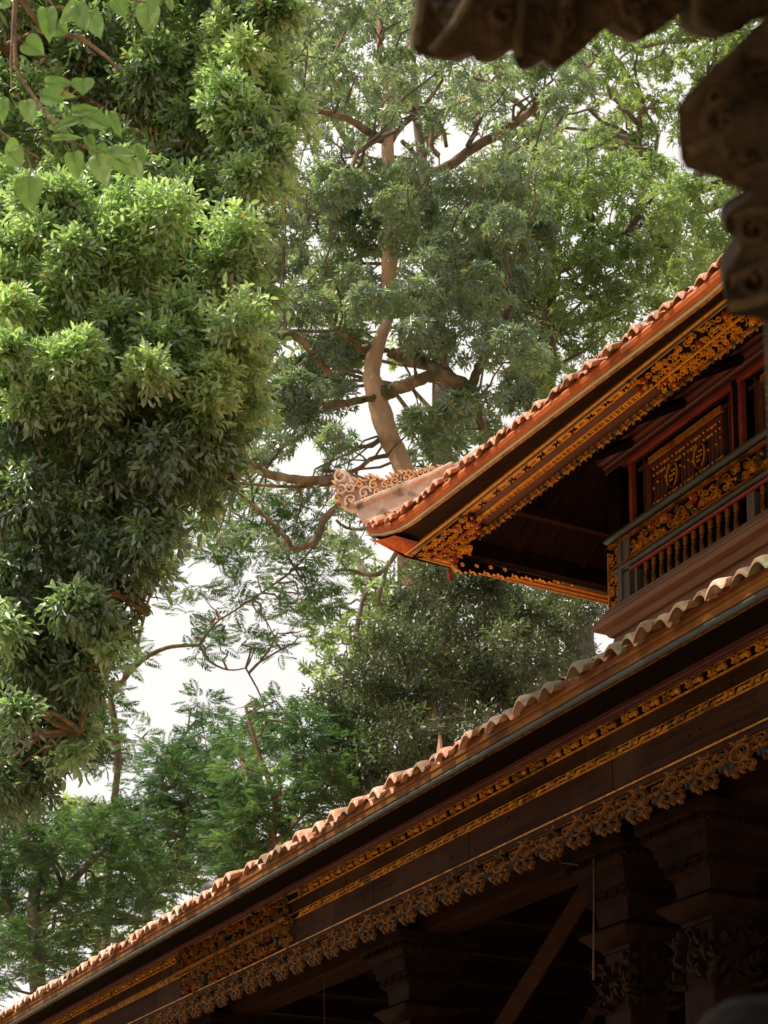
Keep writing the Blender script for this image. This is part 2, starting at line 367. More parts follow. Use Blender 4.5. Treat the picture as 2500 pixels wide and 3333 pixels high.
ent = bpy.data.objects.new('entablature', None); COL.objects.link(ent); par(ent, pav); ent['label'] = 'carved timber band under the lower eave'
def ent_part(name, mat, profs, bevel=0, smooth=None):
    mb = MB()
    for p in profs: ring(mb, LR, p, 10)
    return mb.build(name, mat, ent, bevel=bevel, smooth=smooth)
YF = LR[2] - .55   # face of the gilded friezes, Y = 7.45
ent_part('maroon_moulding', M['maroon'], [board(.60, .12, 6.285, 6.330), board(.575, .1, 6.272, 6.285)], bevel=.008)
mb = MB(); ring(mb, LR, board(.545, .06, 5.70, 6.272), 10); mb.mi = 1; rg = random.Random(4)
for xj in (-22.9, -20.6, -15.1, -13.2, -11.05, -9.3, -7.1):
    mb.box(xj, xj + .004, LR[2] - .548, LR[2] - .54, 6.046, 6.172); xk = xj + rg.uniform(.3, 1.0); mb.box(xk, xk + .004, LR[2] - .548, LR[2] - .54, 5.724, 5.973)
for k in range(60):
    xj = rg.uniform(-25, -6); mb.box(xj, xj + rg.uniform(.01, .03), LR[2] - .5475, LR[2] - .54, *(lambda z: (z, z + rg.uniform(.008, .02)))(rg.choice([rg.uniform(6.06, 6.15), rg.uniform(5.75, 5.95)])))
mb.build('brown_board', [M['brown'], M['dark']], ent)
ent_part('gilt_fillet', M['gold'], [board(.562, .03, 6.258, 6.270), board(.562, .03, 6.174, 6.186), board(.560, .03, 6.036, 6.044), board(.562, .03, 5.975, 5.985), board(.568, .04, 5.706, 5.722)], bevel=.003)
ent_part('frieze_ground', M['dark'], [board(.549, .02, 6.186, 6.258), board(.549, .02, 5.985, 6.036)])
ent_part('lower_moulding', M['brown'], [board(.575, .07, 5.655, 5.700)], bevel=.01)
mb = MB(); rl = Relief(mb, (0, YF + .001, 0), (1, 0, 0), (0, 0, 1), (0, -1, 0)); x = -26.2; k = 0
BL0, BL1 = -19.45, -16.35              # carved flower block
def inblock(x): return BL0 - .05 < x < BL1 + .05
while x < -4.8:
    if not inblock(x):
        x += random.uniform(-.012, .012); rl.flower(x, 6.222 + random.uniform(-.004, .004), .042*random.uniform(.9, 1.1), 0, 0, .035); rl.leaf(x + .045, 6.222, .055, 0, 0, .022, .3)
        rl.curl(x + .128, 6.222, .036, .5, 1, 0, .02, .009); mb.ball(rl.P(x + .128, 6.222, .014), .026, 0, 8, 5); rl.leaf(x + .03, 6.222, .04, -.1, 0, .02, .3)
    x += .254
x = -26.2
while x < -4.8:
    if not inblock(x):
        mb.ball(rl.P(x, 6.010, .006), .016, 0, 6, 4); rl.leaf(x + .015, 6.01, .085, -.12, 0, .016, .2); rl.leaf(x - .015, 6.01, .085, PI - .12, 0, .016, .2)
        rl.bar(x + .112, x + .120, 5.988, 6.034, .016, 0); rl.bar(x + .155, x + .163, 5.988, 6.034, .016, 0); mb.ball(rl.P(x + .1375, 6.01, .006), .017, 0, 6, 4)
    x += .275
mb.build('frieze_trim', M['gold'], ent, 50)

# carved flower block on the lower entablature
mb = MB(); rl = Relief(mb, (0, YF - .012, 0), (1, 0, 0), (0, 0, 1), (0, -1, 0))
rl2 = Relief(mb, (0, YF + .004, 0), (1, 0, 0), (0, 0, 1), (0, -1, 0)); rl2.bar(BL0 + .12, BL1 - .12, 5.735, 6.262, .012, 4)
scrollwork(rl, BL0, BL1, 6.03, 6.262, .100, 21, h=.04, flowers=.06)
scrollwork(rl, BL0 + .25, BL1 + .12, 5.735, 5.985, .105, 22, h=.045, flowers=.07)
rl.bar(BL0, BL1, 5.99, 6.025, .05, 0)
mb.build('carved_panel', [M['gold_dim'], M['green'], M['red_dim'], M['blue'], M['dark']], ent, 50, label='polychrome carved panel of scrolls and flowers')

# lambrequin with rosettes
lam = bpy.data.objects.new('lambrequin', None); COL.objects.link(lam); par(lam, pav); lam['label'] = 'hanging gilded valance of rosettes below the lower eave'
mb = MB(); rl = Relief(mb, (0, YF + .012, 0), (1, 0, 0), (0, 0, 1), (0, -1, 0)); rl.bar(-26.2, -4.8, 5.648, 5.690, .015, 0)
mb.build('valance_rail', M['gold_dim'], lam)
def rosette_mb(cx, cz, sd):
    rg = random.Random(sd); J = lambda a: rg.uniform(-a, a)
    mb = MB(); rl = Relief(mb, (cx, YF, cz), (1.75 + J(.08), 0, J(.03)), (J(.04), 0, 1 + J(.05)), (0, -1, 0))
    ringp = [(.052*math.cos(a), .060*math.sin(a)) for a in np.linspace(0, 2*PI, 17)]; rl.ribbon(ringp, .016, .030, 0)
    skip = rg.choice([-1, -1, 2, 5, 7])
    for k in range(9):
        if k == skip: continue
        a = PI*.5 + 2*PI*(k + .5)/9 + J(.08); rl.leaf(.062*math.cos(a), .07*math.sin(a), .052*(1 + J(.15)), a - .1 + J(.2), 0, .026, .40)
    for k in range(5): rl.leaf(0, -.048, .085, PI*.5 + (k-2)*.32 + J(.05), 0, .016, .11)
    for sx in (-.045, 0, .045):
        rl.curl(sx + J(.006), -.105 + J(.006), .028, 1.2 + J(.4), 1 if sx < 0 else -1, 0, .026, .010); rl.leaf(sx, -.115, .045*(1 + J(.2)), -PI/2 + J(.2), 0, .026, .36)
    rl.bar(-.03, .03, .075, .10, .02, 0)
    return mb
def pendant_mb(cx, cz, sd):
    rg = random.Random(sd + 50); J = lambda a: rg.uniform(-a, a)
    mb = MB(); rl = Relief(mb, (cx, YF + .01, cz - .012), (1.6, 0, 0), (0, 0, 1), (0, -1, 0))
    rl.curl(0, .04, .040, .6 + J(.4), -1, 0, .03, .013)
    for a in (-2.3, -1.57, -.8): rl.leaf(0, 0, .085*(1 + J(.15)), a + J(.2), 1, .022, .34)
    rl.leaf(.01, -.05, .07, -1.4 + J(.2), 0, .02, .32); mb.ball(rl.P(0, .0, .02), .016, 2, 6, 4)
    return mb
x = -24.6; step = .385; i = 0; protos = []
rg = random.Random(77)
while x < -5.4:
    if i < 5:
        protos.append((rosette_mb(x, 5.565, i).build('rosette', M['gold_old'], lam, 50), pendant_mb(x + step/2, 5.572, i).build('pendant', [M['gold_old'], M['blue'], M['red']], lam, 50), x))
    else:
        r0, p0, bx = protos[rg.randrange(5)]
        for src in (r0, p0):
            o = src.copy(); COL.objects.link(o); o.location.x = x - bx + rg.uniform(-.012, .012); o.location.z = rg.uniform(-.005, .005)
    x += step; i += 1

# beam, ceiling, columns
mb = MB(); mb.box(-25.6, -5.4, 8.02, 8.36, 5.57, 5.78); mb.build('beam', M['beam'], pav, bevel=.012, label='front beam resting on the column capitals')
mb = MB(); mb.box(-25.9, -5.1, 7.46, 15.9, 6.42, 6.46); mb.build('ceiling_boards', M['dark'], pav)
mb = MB(); mb.box(-25.6, -5.4, 15.2, 15.4, .6, 6.40); mb.box(-25.7, -25.5, 11.0, 15.2, .6, 6.40); mb.build('wall', M['dark'], pav)
mb = MB(); mb.box(-26.4, -4.6, 7.3, 16.3, 0, .6); mb.build('plinth', M['stone_l'], pav, bevel=.03)
mb = MB()
for k in range(14): mb.box(-25 + k*1.45, -24.88 + k*1.45, 8.4, 15.2, 6.22, 6.42)
mb.build('ceiling_joist', M['timber'], pav)
def capital(cx, cy, zt, w):
    mb = MB(); s = w/.42
    prof = [(.42, 0), (.42, -.085), (.405, -.095), (.385, -.10), (.375, -.155), (.335, -.20), (.335, -.215), (.315, -.225), (.315, -.275), (.295, -.29), (.295, -.345), (.262, -.36), (.255, -.43), (.215, -.465), (.205, -.56), (.20, -.60)]
    mb.square((cx, cy), [(h*s, zt + z*s) for h, z in prof[::-1]])
    for sgn, ax in ((-1, 'y'), (1, 'x')):                # carved leaf bands on the two visible faces
        for (zz, hw, st) in ((-.13, .385, .085), (-.40, .26, .07)):
            n = int(2*hw/st)
            for k in range(n):
                u = -hw + (k + .5)*2*hw/n
                if ax == 'y': rl = Relief(mb, (cx + u*s, cy - hw*s + .0, zt + zz*s), (1, 0, 0), (0, 0, 1), (0, -1, 0))
                else: rl = Relief(mb, (cx + hw*s, cy + u*s, zt + zz*s), (0, 1, 0), (0, 0, 1), (1, 0, 0))
                rl.curl(0, 0, .032, .4, 1 if k % 2 else -1, 0, .022, .010)
    ab = [(.175, -.60), (.20, -.63), (.30, -.655), (.315, -.675), (.24, -.76), (.185, -.79), (.18, -.82)]
    mb.square((cx, cy), [(h*s, zt + z*s) for h, z in ab[::-1]])
    rg = random.Random(int(-cx*10))
    for k in range(46):                                  # carved leafwork round the neck
        a = rg.uniform(-PI, .6*PI); u = rg.uniform(-.2, .2)*s; zz = zt - rg.uniform(.84, 1.22)*s
        if k % 2: rl = Relief(mb, (cx + u, cy - .175*s, zz), (1, 0, 0), (0, 0, 1), (0, -1, .25))
        else: rl = Relief(mb, (cx + .175*s, cy + u, zz), (0, 1, 0), (0, 0, 1), (1, 0, .25))
        rl.leaf(0, 0, .10*s, rg.uniform(-2.6, -.5), 0, .07*s, .34)
    for sx, sy in ((-1, -1), (1, -1), (1, 1)):           # corner leaf tips curling outwards
        for zz, l in ((-.90, .15), (-1.02, .12), (-1.20, .17)):
            p = np.array((cx + sx*.16*s, cy + sy*.16*s, zt + (zz - .06)*s)); d = np.array((sx, sy, .0))/1.414
            mb.tube([p, p + d*l*.55 + (0, 0, .0), p + d*l + (0, 0, .05*s)], [.03, .024, .004], 6)
    mb.square((cx, cy), [(.165*s, zt - 1.30*s), (.165*s, zt - .80*s)])
    return mb
for cx, lab in ((-24.2, None), (-19.6, None), (-15.0, 'column with stepped capital below the middle of the eave'), (-11.47, 'column beside the slanting brace'), (-10.45, 'column nearest the gateway'), (-6.4, None)):
    colm = bpy.data.objects.new('column', None); COL.objects.link(colm); par(colm, pav)
    if lab: colm['label'] = lab.replace('nearest', 'next to')
    capital(cx, 8.17, 5.565, .42).build('capital', M['timber'], colm, 40)
    mb = MB(); mb.square((cx, 8.17), [(.23, .6), (.23, .85), (.19, .92), (.175, 1.0), (.175, 4.28)]); mb.build('shaft', M['timber'], colm, bevel=.012)
a = onY(1935, 2860, 8.5); b = onY(1600, 3400, 8.5)
mb = MB(); mb.tube([a + (a-b)*.1, b + (b-a)*.4], [.105, .105], 4); mb.build('brace', M['beam'], pav, bevel=.008)
a = onY(2010, 3180, 9.6); b = onY(1860, 3400, 9.6)
mb = MB(); mb.tube([a, b + (b-a)*.6], [.07, .07], 4); mb.build('brace', M['timber'], pav)

# ---- upper tier: podium, sill, railing, windows
def up_part(name, mat, profs, parent=pav, n=10, **k):
    mb = MB()
    for p in profs: ring(mb, k.get('rect') or UR, p, n, k.get('lift'))
    return mb.build(name, mat, parent, bevel=k.get('bevel', 0), smooth=k.get('smooth'), label=k.get('label'))
up_part('podium', M['sill'], [[(-.25, 7.3), (.0, 7.3), (.0, 8.22), (-.02, 8.30), (-.25, 8.30)]])
up_part('sill', M['sill'], [[(-.30, 8.28), (.02, 8.28), (.06, 8.335), (.13, 8.355), (.145, 8.40), (.125, 8.425), (.125, 8.447), (.075, 8.462), (.075, 8.50), (.05, 8.515), (.05, 8.545), (-.30, 8.545)]], bevel=.004, label='moulded brown sill below the balusters')
RR = (-13.31, -6.2, 9.4, 14.2)
rail = bpy.data.objects.new('railing', None); COL.objects.link(rail); par(rail, pav); rail['label'] = 'balustrade with grey handrails and gilded floral band'
up_part('handrail', M['pipe'], [[(.075 + .036*math.cos(t), 9.185 + .033*math.sin(t)) for t in np.linspace(0, 2*PI, 15)[:-1]]], rail, rect=RR, smooth=60)
up_part('handrail', M['pipe'], [[(.035 + .028*math.cos(t), 8.868 + .026*math.sin(t)) for t in np.linspace(0, 2*PI, 15)[:-1]]], rail, rect=RR, smooth=60)
up_part('gilt_rail', M['gold_dim'], [board(.085, .05, 9.112, 9.128), board(.06, .04, 8.90, 8.912)], rail, rect=RR, bevel=.003)
up_part('band_ground', M['dark'], [board(.02, .05, 8.90, 9.125)], rail, rect=RR)
up_part('red_rail', M['redline'], [board(.045, .03, 8.80, 8.824)], rail, rect=RR, bevel=.003)
mb = MB(); rl = Relief(mb, (0, UR[2] - .022, 0), (1, 0, 0), (0, 0, 1), (0, -1, 0))
scrollwork(rl, -13.06, -6.3, 8.915, 9.11, .088, 31, h=.03, flowers=.20)
mb.build('carved_band', [M['gold'], M['green'], M['red'], M['blue']], rail, 50)
def baluster(x):
    mb = MB(); y = UR[2] - .0
    mb.lathe((x, y, 8.545), [(.018, 0), (.018, .02), (.024, .03), (.022, .13), (.013, .145), (.020, .158), (.020, .166), (.011, .175), (.018, .19)], 8)
    mb.box(x - .022, x + .022, y - .012, y + .012, 8.735, 8.80)
    return mb
x = -12.90; b0 = None
while x < -6.4:
    if not (-11.50 < x < -11.30) and not (-9.9 < x < -9.75):
        if b0 is None: b0 = baluster(x).build('baluster', M['gold_dim'], rail, 50); bx = x
        else:
            o = b0.copy(); COL.objects.link(o); o.location.x = x - bx
    x += .118
for px_, wq in ((-11.44, .10), (-9.86, .10), (-8.0, .10), (-13.055, .035)):
    mb = MB(); mb.box(px_, px_ + wq, UR[2] - .02, UR[2] + .07, 8.546, 8.80); mb.build('rail_post', M['grey_post'], rail, bevel=.004)
# corner post with gilded strip
post = bpy.data.objects.new('corner_post', None); COL.objects.link(post); par(post, pav)
mb = MB(); mb.box(-13.45, -13.27, UR[2] - .02, UR[2] + .2, 8.546, 10.2); mb.build('post_core', M['dark'], post, bevel=.005)
mb = MB(); mb.box(-13.26, -13.10, UR[2] - .045, UR[2] + .2, 8.546, 9.12); mb.box(-13.262, -13.20, UR[2] - .060, UR[2] - .046, 8.546, 9.22); mb.build('grey_pilaster', M['grey_post'], post, bevel=.005)
mb = MB(); rl = Relief(mb, (0, UR[2] - .021, 0), (1, 0, 0), (0, 0, 1), (0, -1, 0))
scrollwork(rl, -13.44, -13.28, 8.56, 9.10, .075, 41, h=.022, flowers=.05, mats=(0, 0, 0, 1)); rl.bar(-13.452, -13.44, 8.55, 9.10, .02, 0); rl.bar(-13.28, -13.27, 8.55, 9.10, .02, 0)
mb.build('gilt_strip', [M['gold'], M['blue']], post, 50)
# dark interior walls
mb = MB()
mb.box(-13.3, -6.3, UR[2] + .28, UR[2] + .34, 8.5, 10.3); mb.box(-13.42, -13.34, UR[2] + .21, 14.1, 8.5, 10.3); mb.build('wall', M['dark'], pav)
# window bays
def window(xa, xb, label):
    w = bpy.data.objects.new('window', None); COL.objects.link(w); par(w, pav); w['label'] = label
    y = UR[2]; z0, z1 = 9.215, 9.845
    mb = MB(); mb.box(xa, xa + .05, y - .03, y + .02, z0, z1); mb.box(xb - .03, xb, y - .02, y + .02, z0, z1); mb.box(xa, xb, y - .045, y + .0, z1, z1 + .045); mb.build('frame', M['redline'], w, bevel=.004)
    mb = MB()
    mb.box(xa + .13, xa + .15, y + .04, y + .06, z0, z1); mb.box(xb - .14, xb - .12, y + .04, y + .06, z0, z1)
    mb.box(xa + .05, xb - .03, y + .035, y + .065, z1 - .085, z1 - .06); mb.box(xa + .05, xb - .03, y + .035, y + .065, z0 + .06, z0 + .085)
    mb.build('muntin', M['maroon'], w, bevel=.003)
    pa, pb = xa + .27, xb - .22
    mb = MB(); mb.box(pa, pb, y + .05, y + .10, z0 + .10, z1 - .045, 0); mb.box(pa - .02, pb + .02, y + .01, y + .055, z1 - .115, z1 - .05, 1); mb.box(pa - .01, pb + .01, y + .02, y + .056, z1 - .16, z1 - .12, 2)
    mb.box(pa - .12, pa - .04, y + .05, y + .09, z0 + .09, z1 - .09, 0)
    mb.build('lattice_panel', [M['brown_up'], M['gold'], M['maroon']], w, bevel=.003)
    mb = MB(); rl = Relief(mb, (0, y + .049, 0), (1, 0, 0), (0, 0, 1), (0, -1, 0)); za, zb = z0 + .12, z1 - .175
    n = 17
    for k in range(n + 1):
        u = pa + .03 + (pb - pa - .06)*k/n; c = k in (4, 5, 6, 11, 12, 13)
        for q, zz in enumerate((zb, zb - .065, za)):
            if (k + q) % 4 != 3: mb.ball(rl.P(u, zz, .012), .0125, 0, 6, 4)
            else: rl.bar(u - .03, u + .03, zz - .008, zz + .008, .014, 0)
        if k in (0, 1, 3, 7, 8, 9, 10, 14, 16, 17): mb.ball(rl.P(u, (za + zb)/2 + (.02 if k % 2 else -.02), .012), .0125, 0, 6, 4)
        if not c: rl.bar(u + .012, u + .02, za - .01, zb + .01, .008, 1)
    for k in (5, 12):
        u = pa + .03 + (pb - pa - .06)*k/n; zc = (za + zb)/2
        rl.bar(u - .10, u + .10, za + .02, zb - .085, .004, 2)
        cp = [(u + .075*math.cos(a), zc - .02 + .115*math.sin(a)) for a in np.linspace(0, 2*PI, 25)]; rl.ribbon(cp, .016, .024, 1)
        cp = [(u + .075*math.cos(a), zc - .02 + .115*math.sin(a)) for a in np.linspace(2.0, 4.0, 9)]; rl.ribbon(cp, .012, .030, 0)
        cp = [(u + .075*math.cos(a), zc - .02 + .115*math.sin(a)) for a in np.linspace(-1.2, .8, 9)]; rl.ribbon(cp, .012, .030, 0)
        for dx, dz in ((0, 0), (.03, 0), (-.03, 0), (0, .04), (0, -.04), (.03, .04), (-.03, -.04)): mb.ball(rl.P(u + dx, zc - .02 + dz, .02), .012, 0, 6, 4)
    mb.build('medallion', [M['gold_br'], M['brown_up'], M['dark']], w, 50)
    # ragged hanging brackets
    rg = random.Random(int(-xa*7))
    for xs, sgn in ((xa + .235, 1), (xb - .165, -1)):
        mb = MB()
        zs = np.linspace(z0 + .09, z1 - .09, 12); f = [(xs, y + .05, z) for z in zs] + [(xs + sgn*(.035 + .022*rg.random()), y + .05, z) for z in zs[::-1]]
        mb.poly(f, [(p[0], p[1] + .02, p[2]) for p in f])
        mb.build('carved_bracket', M['brown'], w)
window(-13.10, -11.58, 'red framed window with gold studded lattice panel')
window(-11.50, -9.98, 'red framed window half hidden by the stone gateway')
window(-9.90, -8.38, 'red framed window behind the stone gateway')
for xa in (-11.58, -9.98, -8.38):
    mb = MB(); mb.box(xa, xa + .08, UR[2] - .02, UR[2] + .12, 9.2, 9.95); mb.build('mullion', M['dark'], pav)
up_part('cornice', M['maroon'], [[(-.1, 9.90), (.03, 9.90), (.03, 9.945), (.05, 9.96), (.05, 9.99), (.085, 10.005), (.085, 10.045), (.12, 10.06), (.12, 10.10), (.15, 10.115), (.15, 10.14), (-.1, 10.14)]], bevel=.004)

# ---- upper eave
EO = 1.72
def ulift(d, side=0, o=0):  # gentle rise towards the corners; the end eaves sit higher
    if side % 2: return .40 + .09*max(0, 1 - d/.8)**2
    return .30*max(0, 1 - d/7.0) + .19*max(0, 1 - d/.9)**2
def eliftf(d, side=0, o=0): return .06*max(0, 1 - d/7.0) + .02*max(0, 1 - d/1.2)**2
zu = lambda o: 9.275 + (EO - o)*.50 + max(0, (EO-.3-o))**1.5*.12
roofU = bpy.data.objects.new('tiled_roof', None); COL.objects.link(roofU); par(roofU, pav); roofU['label'] = 'upper roof with upturned corner and small round eave tiles'
for s_ in (0, 1, 2, 3):
    tile_slope('roof_slope', UR, s_, EO - .06, -2.4, zu, .20, .05, M['tile_up'], roofU, ulift, 20 + s_).build('roof_slope', M['tile_up'], roofU, 60)
eave_tiles(UR, 0, EO, zu, .14, ulift, 51, UR[0] - EO + .02, UR[1] + EO, lambda t, rg: 0, .72).build('eave_tile_row', M['tile_up'], roofU, 50)
eave_tiles(UR, 3, EO, zu, .14, ulift, 52, UR[2] - EO + .02, UR[3] + EO, lambda t, rg: 0, .72).build('eave_tile_row', M['tile_up'], roofU, 50)
up_part('tile_batten', M['batten_up'], [[(EO-.12, 9.175), (EO-.035, 9.160), (EO-.02, 9.19), (EO-.012, 9.225), (EO-.03, 9.262), (EO-.12, 9.262)]], n=40, lift=ulift, label='orange clay edge with painted sun glow under the upper eave tiles')
up_part('fascia_board', M['pale'], [board(EO-.045, .03, 9.135, 9.162)], n=40, lift=ulift)
up_part('gilt_edge', M['gold'], [board(EO-.04, .02, 9.162, 9.169), board(EO-.055, .02, 9.124, 9.135)], n=40, lift=ulift)
# sloping soffit strip between fascia and entablature
mb = MB(); ring(mb, UR, [(EO-.075, 9.126), (1.42, 9.325), (1.42, 9.345), (EO-.075, 9.146)], 40, lambda d, side, o: ulift(d, side)*max(0, (o - 1.42)/(EO - .075 - 1.42)) + eliftf(d)*(o < 1.5)); mb.build('soffit', M['soffit'], pav)
mb = MB(); ys = [UR[2] - EO + .10 + k*.2 for k in range(30)]; vs = []  # orange sheet added below the corner soffit to paint its sunlit glow
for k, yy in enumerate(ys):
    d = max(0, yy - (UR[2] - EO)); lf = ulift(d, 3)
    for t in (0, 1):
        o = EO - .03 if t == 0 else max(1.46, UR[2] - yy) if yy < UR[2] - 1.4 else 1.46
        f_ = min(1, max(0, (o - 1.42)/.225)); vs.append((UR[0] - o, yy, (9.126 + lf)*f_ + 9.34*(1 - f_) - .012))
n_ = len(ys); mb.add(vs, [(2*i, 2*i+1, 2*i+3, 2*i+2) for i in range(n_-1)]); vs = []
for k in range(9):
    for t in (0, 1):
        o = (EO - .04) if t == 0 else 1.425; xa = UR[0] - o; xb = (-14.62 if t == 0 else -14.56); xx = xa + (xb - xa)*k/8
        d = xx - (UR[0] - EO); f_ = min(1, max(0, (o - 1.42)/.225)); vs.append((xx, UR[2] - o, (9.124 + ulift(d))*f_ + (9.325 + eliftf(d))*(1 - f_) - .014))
mb.add(vs, [(2*i, 2*i+2, 2*i+3, 2*i+1) for i in range(8)]); mb.build('soffit_glow_sheet', M['batten_up'], pav, label='orange sheet painting sunlight on the eave corner underside')
# the gilded bands lie on a sloping board: map band height 9.257..9.632 onto it
def sl(zb, h=0):
    t = (zb - 9.257)/.375; return (1.10 + .33*t + .1875*h, 9.257 + .063*t - .982*h)
def band(z0, z1, h, d=.02): return [sl(z0, -d), sl(z0, h), sl(z1, h), sl(z1, -d)]
SV = (0, -.33*.896/.336, .063*.896/.336); SW = (0, -.1875, -.982)
entU = bpy.data.objects.new('entablature', None); COL.objects.link(entU); par(entU, pav); entU['label'] = 'bright gilded band under the upper eave'
def entu(name, mat, profs, bevel=0):
    return up_part(name, mat, profs, entU, 40, bevel=bevel, lift=eliftf)
entu('gilt_fillet', M['gold_br'], [band(9.612, 9.632, .020), band(9.566, 9.576, .014), band(9.512, 9.522, .014), band(9.418, 9.426, .014), band(9.364, 9.373, .014)], .002)
entu('blue_fillet', M['pipe'], [band(9.578, 9.610, .016), band(9.248, 9.258, .012)], .002)
entu('brown_board', M['brown_up'], [band(9.24, 9.612, 0, .05)])
YU = UR[2] - 1.10
UB0, UB1 = -14.95, -13.72; UC0, UC1 = -11.2, -7.0
SO = np.array((0, YU, 9.257)) - 9.257*np.array(SV)
mb = MB(); ring(mb, UR, band(9.523, 9.565, .006), 40, eliftf, mi=1); ring(mb, UR, band(9.374, 9.417, .006), 40, eliftf, mi=1)
rl = Relief(mb, SO + np.array(SW)*.0065 + np.array((0, 0, .03)), (1, 0, 0), SV, SW); x = UB1 - .05; rg = random.Random(12)
while x < UC0 + .1:
    z = 9.544; xx = x + rg.uniform(-.01, .01)
    for ag in (.42, -.42, PI - .42, PI + .42): rl.leaf(xx, z, .062*rg.uniform(.85, 1.1), ag - .2, 0, .002, .17)
    for k in range(5): rl.bar(xx + .095 + k*.014, xx + .099 + k*.014, z - .012, z + .010, .002, 0)
    x += .25
x = UB1 - .05
while x < UC0 + .1:
    z = 9.3955; w = rg.uniform(.9, 1.1)
    for sg in (-1, 1):
        rl.bar(x - .052*w, x - .012, z + sg*.010 - .0045, z + sg*.010 + .0045, .002, 0); rl.bar(x + .012, x + .052*w, z + sg*.010 - .0045, z + sg*.010 + .0045, .002, 0)
    rl.bar(x + .074, x + .080, z - .016, z + .016, .002, 0); x += .16
mb.build('frieze', [M['dark'], M['gold_br']], entU)
mats4 = [M['gold_br'], M['green'], M['red'], M['blue'], M['dark'], M['redline']]
def block(u0, u1, seed, end):
    mb = MB(); rl = Relief(mb, SO + np.array((0, 0, .03 if end == 'L' else .01)), (1, 0, 0), SV, SW); g = Relief(mb, SO + np.array(SW)*.001 + np.array((0, 0, .03 if end == 'L' else .01)), (1, 0, 0), SV, SW)
    ok = (lambda u, v: u > UR[0] - sl(v)[0] + .03) if end == 'L' else (lambda u, v: True)
    if end == 'L':
        q = [(UR[0] - sl(9.262)[0], 9.262), (u1 - .12, 9.262), (u1 - .12, 9.572), (UR[0] - sl(9.572)[0], 9.572)]
        mb.add([g.P(u, v, .008) for u, v in q] + [g.P(u, v, -.006) for u, v in q], [(0, 1, 2, 3), (7, 6, 5, 4), (0, 4, 5, 1), (1, 5, 6, 2), (2, 6, 7, 3), (3, 7, 4, 0)], 4)
        rl.bar(UR[0] - sl(9.405)[0], u1, 9.402, 9.414, .035, 5)
    else:
        g.bar(u0 + .12, u1, 9.262, 9.572, .008, 4); rl.bar(u0, u1, 9.402, 9.414, .035, 0)
    scrollwork(rl, u0, u1, 9.415, 9.578, .068, seed, ok, h=.032, flowers=.16); scrollwork(rl, u0 + (.14 if end == 'R' else 0), u1 + (.14 if end == 'L' else 0) - (.25 if end == 'L' else 0), 9.262, 9.400, .068, seed + 1, ok, h=.032, flowers=.16)
    return mb.build('carved_panel', mats4, entU, 50, label='polychrome carved scrolls at the upturned corner' if end == 'L' else 'polychrome carved flowers beside the gateway')
block(UB0, UB1, 61, 'L'); block(UC0, UC1, 71, 'R')
# upper lambrequin
lamU = bpy.data.objects.new('lambrequin', None); COL.objects.link(lamU); par(lamU, pav); lamU['label'] = 'narrow gilded valance under the upper eave'
mb = MB(); rl = Relief(mb, (0, YU, 0), (1, 0, 0), (0, 0, 1), (0, -1, 0)); x = -13.95; k = 0; rg = random.Random(8)
while x < -6:
    z = 9.245 + eliftf(x + 14.55)
    rl.curl(x, z - .034, .032, rg.uniform(2, 3), -1, 0, .016, .009); rl.leaf(x + .03, z - .02, .066, -1.2 + rg.uniform(-.2, .2), 0 if k % 3 else 1, .025, .30); rl.leaf(x - .02, z - .045, .045, -2.2 + rg.uniform(-.4, .4), rg.choice([0, 0, 1]), .014, .26)
    mb.ball(rl.P(x - .03, z - .02, .015), .011, 0 if k % 2 else 2, 6, 4); x += .088; k += 1
mb.build('valance', [M['gold'], M['green'], M['red']], lamU, 50)
# corner drop, larger carved pieces
mb = MB(); rl = Relief(mb, (0, YU - .01, .04), (1, 0, 0), (0, 0, 1), (0, -1, 0))
scrollwork(rl, -14.55, -13.9, 9.10, 9.25, .085, 81, h=.035, flowers=.2, inside=lambda u, v: v > 9.06 + max(0, (u + 14.5))*.22)
rl.leaf(-14.53, 9.12, .16, -1.75, 2, .03, .22); rl.leaf(-14.46, 9.14, .12, -1.3, 0, .03, .3)
mb.build('corner_drop', mats4, lamU, 50)
# pierced valance on the left side, dark inner face and bright rims paint the backlight
mb = MB(); yv = YU + .05; rg = random.Random(9); xl = UR[0] - 1.10; ztop = 9.34
while yv < 13.6:
    zt = ztop - .01 + .11*min(1.9, yv - 8.3); w = .16; d = .175 + .02*rg.random()
    z0_ = zt - d
    out = [(yv, zt), (yv, z0_ + .045), (yv + .022, z0_ + .018), (yv + .05, z0_ + .028), (yv + .08, z0_), (yv + .11, z0_ + .028), (yv + .138, z0_ + .018), (yv + w, z0_ + .045), (yv + w, zt)]
    hole = [(yv + .08 + .026*math.cos(a), zt - d*.52 + .022*math.sin(a)) for a in np.linspace(PI/2, PI/2 + 2*PI, 9)[:-1]]
    # plate with an opening: left half and right half
    L_ = [out[0], out[1], out[2], out[3], out[4], hole[4], hole[3], hole[2], hole[1], hole[0], (yv + .08, zt)]
    R_ = [out[4], out[5], out[6], out[7], out[8], (yv + .08, zt), hole[0], hole[7], hole[6], hole[5], hole[4]]
    for q in (L_, R_): mb.poly([(xl, a, b) for a, b in q], [(xl - .03, a, b) for a, b in q], 0, 1)
    yv += w
mb.build('pierced_valance', [M['gold_br'], M['dark']], lamU)
mb = MB(); mb.box(xl + .006, xl + .10, YU + .06, 13.6, 9.31, 9.56); mb.build('eave_beam', M['timber'], pav, bevel=.006)
